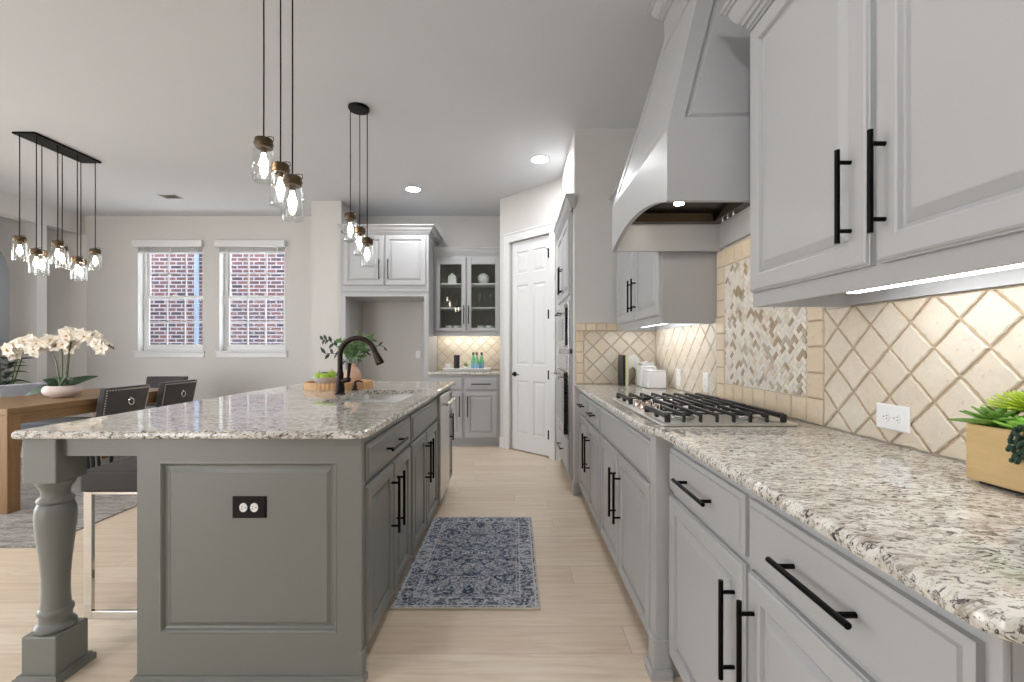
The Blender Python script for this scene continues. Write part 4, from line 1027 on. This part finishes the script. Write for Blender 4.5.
q = nb(); box(q, -.022, -.002, -.06, .11, 0, .24); obj('cover', q, M['ebony'], t, local=True, bevel=.002)
q = nb(); box(q, -.001, .014, -.058, .108, .004, .232); obj('pages', q, hatch('yellow_green_edge', (196, 196, 120), (224, 224, 170)), t, local=True)

# planter
def planter():
    t = thing('succulent_planter', 'pale wooden box planter full of succulents on the right counter', 'planter', (1.076, .855, Zc), math.radians(2.5))
    b = nb(); hx, hy, h, w = .062, .165, .128, .009
    box(b, -hx, -hx+w, -hy, hy, .006, h); box(b, hx-w, hx, -hy, hy, .006, h); box(b, -hx+w, hx-w, hy-w, hy, .006, h); box(b, -hx+w, hx-w, -hy, -hy+w, .006, h); box(b, -hx+w, hx-w, -hy+w, hy-w, .006, .02)
    obj('wooden_box', b, M['planter'], t, bevel=.003, local=True)
    b = nb(); box(b, -hx+.01, hx-.01, -hy+.02, hy-.02, 0, .006); obj('foot_pad', b, M['ebony'], t, local=True)
    b = nb(); box(b, -hx+w, hx-w, -hy+w, hy-w, .02, h-.012); obj('soil', b, hatch('dark_soil', (50, 40, 32), (74, 60, 48)), t, local=True)
    def rosette(name, cx, cy, cz, n, L, w_, m, tilt=.8, curl=.3):
        q = nb()
        for k in range(n):
            a_ = k*2.39996; s = k/n; el = .15+tilt*(1-s)*1.2
            el = .2+1.15*(s)
            d = Vector((math.cos(a_)*math.cos(el), math.sin(a_)*math.cos(el), math.sin(el)))
            leafquad(q, (cx, cy, cz), d, L*(1-.45*s), w_*(1-.3*s), curl=curl)
        o_ = obj(name, q, m, t, local=True, smooth=True); sd = o_.modifiers.new('thick', 'SOLIDIFY'); sd.thickness = .003; return o_
    rosette('rosette_succulent', -.028, .128, h-.004, 22, .082, .036, M['succ'], curl=.12)
    rosette('rosette_succulent', -.034, .075, h-.003, 20, .048, .034, hatch('bright_green_leaf', (120, 176, 60), (150, 200, 80)), curl=-.15)
    tw = nb(); tube(tw, [(.022, .10, h-.02), (.022, .10, h+.035)], .007, 8); obj('succulent_stem', tw, M['stem'], t, local=True)
    rosette('spiky_succulent', .022, .10, h+.03, 90, .082, .009, M['lime'], curl=.05)
    rosette('rosette_succulent', .0, -.02, h, 26, .08, .03, M['succ'], curl=.1)
    rosette('spiky_succulent', .01, -.1, h+.01, 50, .09, .008, M['lime'], curl=.1)
    q = nb()
    for s in range(7):
        y0 = .055-.022*s+random.uniform(-.004, .004); n = random.randint(9, 14)
        for k in range(n):
            tt = k/n; x_ = -.062-.012*math.sin(min(1, tt*2)*PI/2); z_ = h+.01-.075*tt
            for j in range(3):
                a_ = random.uniform(0, 2*PI); ellipsoid(q, (x_+.006*math.cos(a_), y0+.008*math.sin(a_)+.01*tt, z_+random.uniform(-.002, .002)), .0042, .0042, .0055, 6, 4)
    obj('trailing_succulent', q, M['succ_dark'], t, local=True, smooth=True)
planter()

# ---------------------------------------------------------------- rugs
kr = obj('kitchen_rug', B(-.35, .35, -.57, .57, 0, .008), M['rug'], bevel=.003); kr.location = (-.232, 2.67, .001); tag(kr, 'distressed blue and grey runner rug on the floor beside the island', 'rug')
dr = obj('dining_rug', B(-1.25, 1.25, -1.5, 1.5, 0, .010), M['rug_d'], bevel=.003); dr.location = (-4.14, 4.25, .001); tag(dr, 'grey striated area rug beneath the dining table', 'rug')

# ---------------------------------------------------------------- bar stool
def stool():
    t = thing('bar_stool', 'backless stool with dark brown leather seat on a flat chrome frame', 'stool', (-1.67, 2.24, 0))
    x0, x1, y0, y1 = -1.925, -1.44, 2.03, 2.43; zs = .568
    obj('seat', B(x0-.01, x1+.01, y0-.012, y1+.012, zs, .665), M['leather'], t, bevel=.012, seg=3)
    for yy in (y0, y1-.04):
        f = nb(); w = .035; th = .018
        box(f, x0, x0+w, yy, yy+th, .0, zs); box(f, x1-w, x1, yy, yy+th, 0, zs); box(f, x0+w, x1-w, yy, yy+th, 0, .035); box(f, x0+w, x1-w, yy, yy+th, zs-.012, zs)
        obj('side_frame', f, M['chrome'], t, bevel=.002)
stool()

# ---------------------------------------------------------------- dining table and chairs
t = thing('dining_table', 'long honey oak dining table with thick square legs on grey rug', 'table', (-4.11, 4.14, 0.011))
tx0, tx1, ty0, ty1 = -4.56, -3.66, 3.28, 5.0
obj('tabletop', B(tx0, tx1, ty0, ty1, .725, .772), M['oak'], t, bevel=.004)
a_ = nb(); box(a_, tx1-.035, tx1-.012, ty0+.09, ty1-.09, .65, .725); box(a_, tx0+.012, tx0+.035, ty0+.09, ty1-.09, .65, .725); box(a_, tx0+.09, tx1-.09, ty0+.012, ty0+.035, .65, .725); box(a_, tx0+.09, tx1-.09, ty1-.035, ty1-.012, .65, .725)
obj('apron', a_, M['oak'], t)
for x_ in (tx0, tx1-.10):
    for y_ in (ty0, ty1-.09): obj('leg', B(x_, x_+.10, y_, y_+.09, .012, .725), M['oak_leg'], t, bevel=.004)
def chair(label, mback, mseat):
    t = thing('dining_chair', label, 'chair', (0, 0, .0115), 0, 'upholstered chairs around the dining table')
    # local: sitter faces -X, back at +X
    obj('seat', B(-.24, .22, -.24, .24, .40, .50), mseat, t, bevel=.03, local=True, seg=3)
    b = nb(); n = 8; front, rear = [], []
    for j in range(n+1):
        s = j/n; y = -.24+.48*s; bow = .018*(1-(2*s-1)**2)
        front.append((y, bow)); rear.append((y, bow))
    z0, z1 = .42, .85
    def pt(y, z, off, bow): return (.205+.08*(z-z0)/(z1-z0)+off+bow, y*(1-.06*(1-(z-z0)/(z1-z0))), z)
    grid = []
    for k in range(7):
        z = z0+(z1-z0)*k/6; row = [b.verts.new(pt(y, z, 0, bw)) for y, bw in front]; row2 = [b.verts.new(pt(y, z, .06, bw)) for y, bw in rear]; grid.append((row, row2))
    for (r1, q1), (r2, q2) in zip(grid, grid[1:]):
        for j in range(n): b.faces.new((r1[j], r1[j+1], r2[j+1], r2[j])); b.faces.new((q1[j], q2[j], q2[j+1], q1[j+1]))
        b.faces.new((r1[0], r2[0], q2[0], q1[0])); b.faces.new((r1[n], q1[n], q2[n], r2[n]))
    for r, q in (grid[0], grid[-1]):
        for j in range(n): b.faces.new((r[j], q[j], q[j+1], r[j+1]))
    obj('backrest', b, mback, t, bevel=.010, local=True, smooth=50)
    nn = nb()
    def nail(y, z):
        s = (y/.5)+.5; bow = .018*(1-(2*s-1)**2); p_ = pt(y, z, .061, bow); ellipsoid(nn, p_, .006, .0075, .0075, 6, 4)
    for k in range(19): nail(-.228+.456*k/18, z1-.022)
    for k in range(16): nail(-.228, z1-.022-.022*(k+1)); nail(.228, z1-.022-.022*(k+1))
    obj('nailhead_trim', nn, M['chrome'], t, local=True, smooth=True)
    rg = nb(); cx_, _, cz_ = pt(0, .74, .075, .018)
    tube(rg, [(cx_+.004, .028*math.sin(a_), cz_-.028+.028*math.cos(a_)) for a_ in [2*PI*k/16 for k in range(17)]], .0045, 8); ellipsoid(rg, (cx_-.006, 0, cz_+.004), .012, .012, .012, 10, 8)
    obj('ring_pull', rg, M['chrome'], t, local=True, smooth=True)
    for sx, xx in ((-1, -.20), (1, .18)):
        for sy in (-1, 1):
            l = nb(); tube(l, [(xx, sy*.2, .41), (xx+sx*.03, sy*.205, 0)], .022, 8, .013); obj('leg', l, M['ebony'], t, local=True, smooth=40)
    return t
c1 = chair('charcoal nailhead chair with ring pull, nearest on the island side of table', M['velvet'], M['navy']); c1.location = (-3.86, 4.15, .0115)
dup(c1, (-3.88, 4.83, .0115), 0, 'charcoal nailhead chair with ring pull, farther one on the island side')
dup(c1, (-4.27, 5.28, .0115), PI/2, 'charcoal chair at the far head of the dining table')
c4 = chair('grey-blue upholstered chair across the dining table, left of the orchid pot', M['velvet_blue'], M['navy']); c4.location = (-4.44, 4.40, .0115); c4.rotation_euler = (0, 0, PI)

# orchid
def orchid():
    ox, oy, oz = -4.04, 4.06, .7725
    t = thing('potted_orchid', 'white orchid with arching blooms in a low blush bowl on dining table', 'plant', (ox, oy, oz))
    b = nb(); lathe(b, [(.07, 0), (.075, .004), (.12, .03), (.133, .06), (.125, .09), (.108, .105), (.10, .10), (.10, .09), (0, .09)], (0, 0, 0), 32); obj('bowl', b, M['pink_cer'], t, smooth=50, local=True)
    for (a_, L_, e_) in ((.25, .24, .25), (-.5, .17, .35), (2.7, .19, .35), (3.5, .25, -.45), (1.5, .14, .6), (4.5, .12, .5), (5.6, .16, .7)):
        q = nb(); leafquad(q, (.03*math.cos(a_), .03*math.sin(a_), .10), (math.cos(a_), math.sin(a_), e_+.2), L_, .085, up=Vector((0, -1, .8)).normalized(), curl=.12); o_ = obj('leaf', q, M['orchid_leaf'], t, local=True, smooth=True); sd = o_.modifiers.new('thick', 'SOLIDIFY'); sd.thickness = .003
    # blossom mesh
    def blossom_mesh():
        q = nb()
        for k in range(5):
            a_ = PI/2+k*2*PI/5; w_ = .052 if k in (1, 4) else .036
            d = Vector((math.cos(a_), -.15, math.sin(a_))); leafquad(q, (0, 0, 0), d, .046, w_, up=Vector((0, -1, .01)), curl=.12)
        nf = len(q.faces); ellipsoid(q, (0, -.008, -.004), .007, .008, .006, 8, 6)
        for i, f in enumerate(list(q.faces)): f.material_index = 0 if i < nf else 1
        return q
    first = None
    specs = [((-.02, 0), [(-.02, 0, .10), (-.05, 0, .30), (-.10, 0, .44), (-.20, 0, .52), (-.32, .0, .52), (-.42, 0, .46), (-.47, 0, .42)], 20),
             ((0, 0), [(0, 0, .10), (.0, 0, .35), (-.01, 0, .46), (-.07, -.02, .54), (-.15, -.03, .50), (-.2, -.03, .45)], 16),
             ((.02, 0), [(.02, 0, .10), (.05, 0, .34), (.08, 0, .52), (.15, 0, .60), (.24, 0, .58), (.34, 0, .50), (.40, 0, .46)], 20),
             ((.03, .01), [(.03, .01, .10), (.04, .02, .34), (.05, .03, .48), (.01, .03, .58), (.06, .03, .60)], 12)]
    k_ = 0
    for _, pts, n in specs:
        P = [Vector(p) for p in pts]; fine = []
        for i in range(len(P)-1):
            for j in range(4): fine.append(P[i].lerp(P[i+1], j/4))
        fine.append(P[-1]); q = nb(); tube(q, fine, .0055, 8, .003); obj('flower_stem', q, M['stem'], t, local=True, smooth=True)
        for j in range(n):
            s = .46+.54*j/(n-1); f = s*(len(fine)-1); i = min(int(f), len(fine)-2); c = fine[i].lerp(fine[i+1], f-i)+Vector((random.uniform(-.02, .02), random.uniform(-.05, .03), random.uniform(-.03, .012)-.02))
            if first is None:
                bo = obj('blossom', blossom_mesh(), [M['petal'], M['lip']], t, local=True); sd = bo.modifiers.new('thick', 'SOLIDIFY'); sd.thickness = .0015; first = bo
            else: bo = first.copy(); C.objects.link(bo); bo.parent = t
            bo.location = c; bo.rotation_euler = (random.uniform(-.5, .3), random.uniform(-.4, .4), random.uniform(-.2, 1.1)); sc_ = random.uniform(1.1, 1.4); bo.scale = (sc_,)*3
        q = nb(); e_ = fine[-1]
        for j in range(3): ellipsoid(q, (e_.x+(.02+.018*j)*(1 if e_.x > 0 else -1), e_.y, e_.z-.012*j), .008, .008, .010, 8, 6)
        obj('bud', q, M['dark_bud'], t, local=True, smooth=True)
orchid()
# floor plant far left
def floorplant():
    t = thing('potted_plant', 'dark green broad-leaved plant at the left edge behind the table', 'plant', (-5.68, 5.05, 0))
    b = nb(); lathe(b, [(.12, 0), (.13, .01), (.17, .38), (.15, .38), (.14, .34), (0, .34)], (0, 0, 0), 28); obj('pot', b, M['ebony'], t, smooth=40, local=True)
    q = nb()
    for k in range(5): a_ = k*1.3; tube(q, [(0, 0, .33), (.07*math.cos(a_), .07*math.sin(a_), .75), (.16*math.cos(a_), .16*math.sin(a_), 1.1)], .01, 6, .006)
    obj('stems', q, M['stem'], t, local=True)
    q = nb()
    for k in range(46):
        a_ = k*2.4; z_ = .45+.75*(k/46); r_ = .02+.05*random.random()
        leafquad(q, (r_*math.cos(a_), r_*math.sin(a_), z_), (math.cos(a_), math.sin(a_), random.uniform(.1, .9)), random.uniform(.13, .19), .09, curl=.4)
    o_ = obj('foliage', q, NT('deep_green_foliage').set((34, 62, 40), .35).m, t, local=True, smooth=True); sd = o_.modifiers.new('thick', 'SOLIDIFY'); sd.thickness = .002
floorplant()

# ---------------------------------------------------------------- pendant lights
JH = .215
def jar_light(parent_or_none, x, y, ztop, zceil, r=.048):
    p = parent_or_none
    cb = nb(); tube(cb, [(x, y, ztop), (x+.001, y, (ztop+zceil)/2), (x, y, zceil)], .0036, 8); obj('cord', cb, M['black'], p)
    c = nb(); lathe(c, [(0, .004), (.012, .004), (.012, -.004), (r*.80, -.006), (r*.86, -.012), (r*.86, -.046), (r*.80, -.05), (0, -.05)], (x, y, ztop), 24); cp = obj('cap', c, M['cap'], p, smooth=40)
    w = nb(); tube(w, [(x+r*.86, y, ztop-.02), (x+r*1.02, y, ztop-.012), (x+r*.98, y, ztop+.004), (x+r*.5, y, ztop+.006), (x-r*.86, y, ztop-.012)], .0022, 6); tube(w, [(x+r*.90*math.cos(2*PI*k/24), y+r*.90*math.sin(2*PI*k/24), ztop-.03) for k in range(25)], .0022, 6); obj('wire_bail', w, M['cap'], cp)
    g = nb(); lathe(g, [(r*.80, -.052), (r*.84, -.058), (r, -.07), (r, -JH+.012), (r*.93, -JH), (0, -JH+.002)], (x, y, ztop), 32, False); obj('glass_jar', g, M['jar'], p, smooth=60)
    s = nb(); tube(s, [(x, y, ztop-.05), (x, y, ztop-.075)], .014, 12); so = obj('socket', s, M['cap'], p, smooth=40)
    b = nb(); lathe(b, [(.009, -.075), (.010, -.09), (.017, -.11), (.020, -.128), (.017, -.146), (.008, -.157), (0, -.159)], (x, y, ztop), 20, False); obj('bulb', b, M['bulb'], p, smooth=60)
def trio(label, cx, cy, items):
    t = thing('pendant_light', label, 'pendant light', (cx, cy, CEIL), 0, 'glass jar pendant clusters over the island')
    c = nb(); lathe(c, [(.078, 0), (.078, -.012), (.070, -.022), (0, -.024)], (cx, cy, CEIL-.001), 32); obj('canopy', c, M['black'], t, smooth=40)
    for x, y, z in items: jar_light(t, x, y, z, CEIL-.02)
trio('cluster of three glowing glass jar pendants nearest the camera over island', -1.15, 2.225, [(-1.226, 2.22, 2.235), (-1.175, 2.28, 2.137), (-1.064, 2.175, 2.035)])
trio('cluster of three glowing glass jar pendants farther away over island', -1.175, 3.425, [(-1.238, 3.42, 2.225), (-1.187, 3.48, 2.135), (-1.098, 3.38, 2.03)])
t = thing('linear_chandelier', 'long black ceiling bar with eight hanging glass jar lights over the dining table', 'chandelier', (-4.11, 4.11, CEIL))
obj('ceiling_bar', B(-4.205, -4.015, 3.80, 4.42, CEIL-.018, CEIL-.001), M['black'], t, bevel=.003)
for x, y, z in ((-4.17, 3.83, 2.153), (-4.05, 3.85, 2.053), (-4.17, 4.01, 2.065), (-4.05, 4.03, 2.162), (-4.17, 4.19, 2.15), (-4.05, 4.21, 2.055), (-4.17, 4.37, 2.06), (-4.05, 4.39, 2.17)): jar_light(t, x, y, z, CEIL-.018)

# recessed ceiling lamps (two in the photo; three unseen ones are added to brighten the room)
def can(x, y, label, st=None):
    t = thing('recessed_light', label, 'ceiling light', (x, y, CEIL), 0, 'recessed ceiling lights')
    r = nb(); lathe(r, [(.075, 0), (.098, 0), (.098, -.004), (.078, -.007), (.075, 0)], (x, y, CEIL-.0005), 36, False); obj('trim_ring', r, M['white'], t, smooth=40)
    l = nb(); lathe(l, [(.0755, -.0015), (0, -.0015)], (x, y, CEIL-.0005), 32, False); obj('lens', l, M['can'], t)
can(.24, 4.36, 'round recessed ceiling light nearer the range hood and tall oven cabinet')
can(-1.16, 5.18, 'round recessed ceiling light in front of the refrigerator cabinets')
can(.24, .3, 'added recessed ceiling light behind the camera, brightening the aisle'); can(-2.6, .3, 'added recessed ceiling light behind the camera, brightening the dining side'); can(-3.4, 2.2, 'added unseen recessed ceiling light between the island and dining area')
vt = thing('ceiling_vent', 'small white louvred air vent in the ceiling near the windows', 'vent', (-4.11, 5.42, CEIL))
v = nb(); box(v, -4.22, -4.00, 5.34, 5.35, CEIL-.008, CEIL-.001); box(v, -4.22, -4.00, 5.49, 5.50, CEIL-.008, CEIL-.001); box(v, -4.22, -4.21, 5.35, 5.49, CEIL-.008, CEIL-.001); box(v, -4.01, -4.00, 5.35, 5.49, CEIL-.008, CEIL-.001); obj('frame', v, M['white'], vt)
v = nb()
for k in range(7): xx = -4.205+k*.027; prism(v, [(xx, -.002), (xx+.004, -.002), (xx+.018, -.012), (xx+.014, -.012)], lambda a, c: (a, 5.351, CEIL+c), lambda a, c: (a, 5.489, CEIL+c))
obj('louvres', v, M['wall'], vt)
obj('duct_backing', B(-4.209, -4.011, 5.351, 5.489, CEIL-.0018, CEIL-.0008), M['dark_in'], vt)
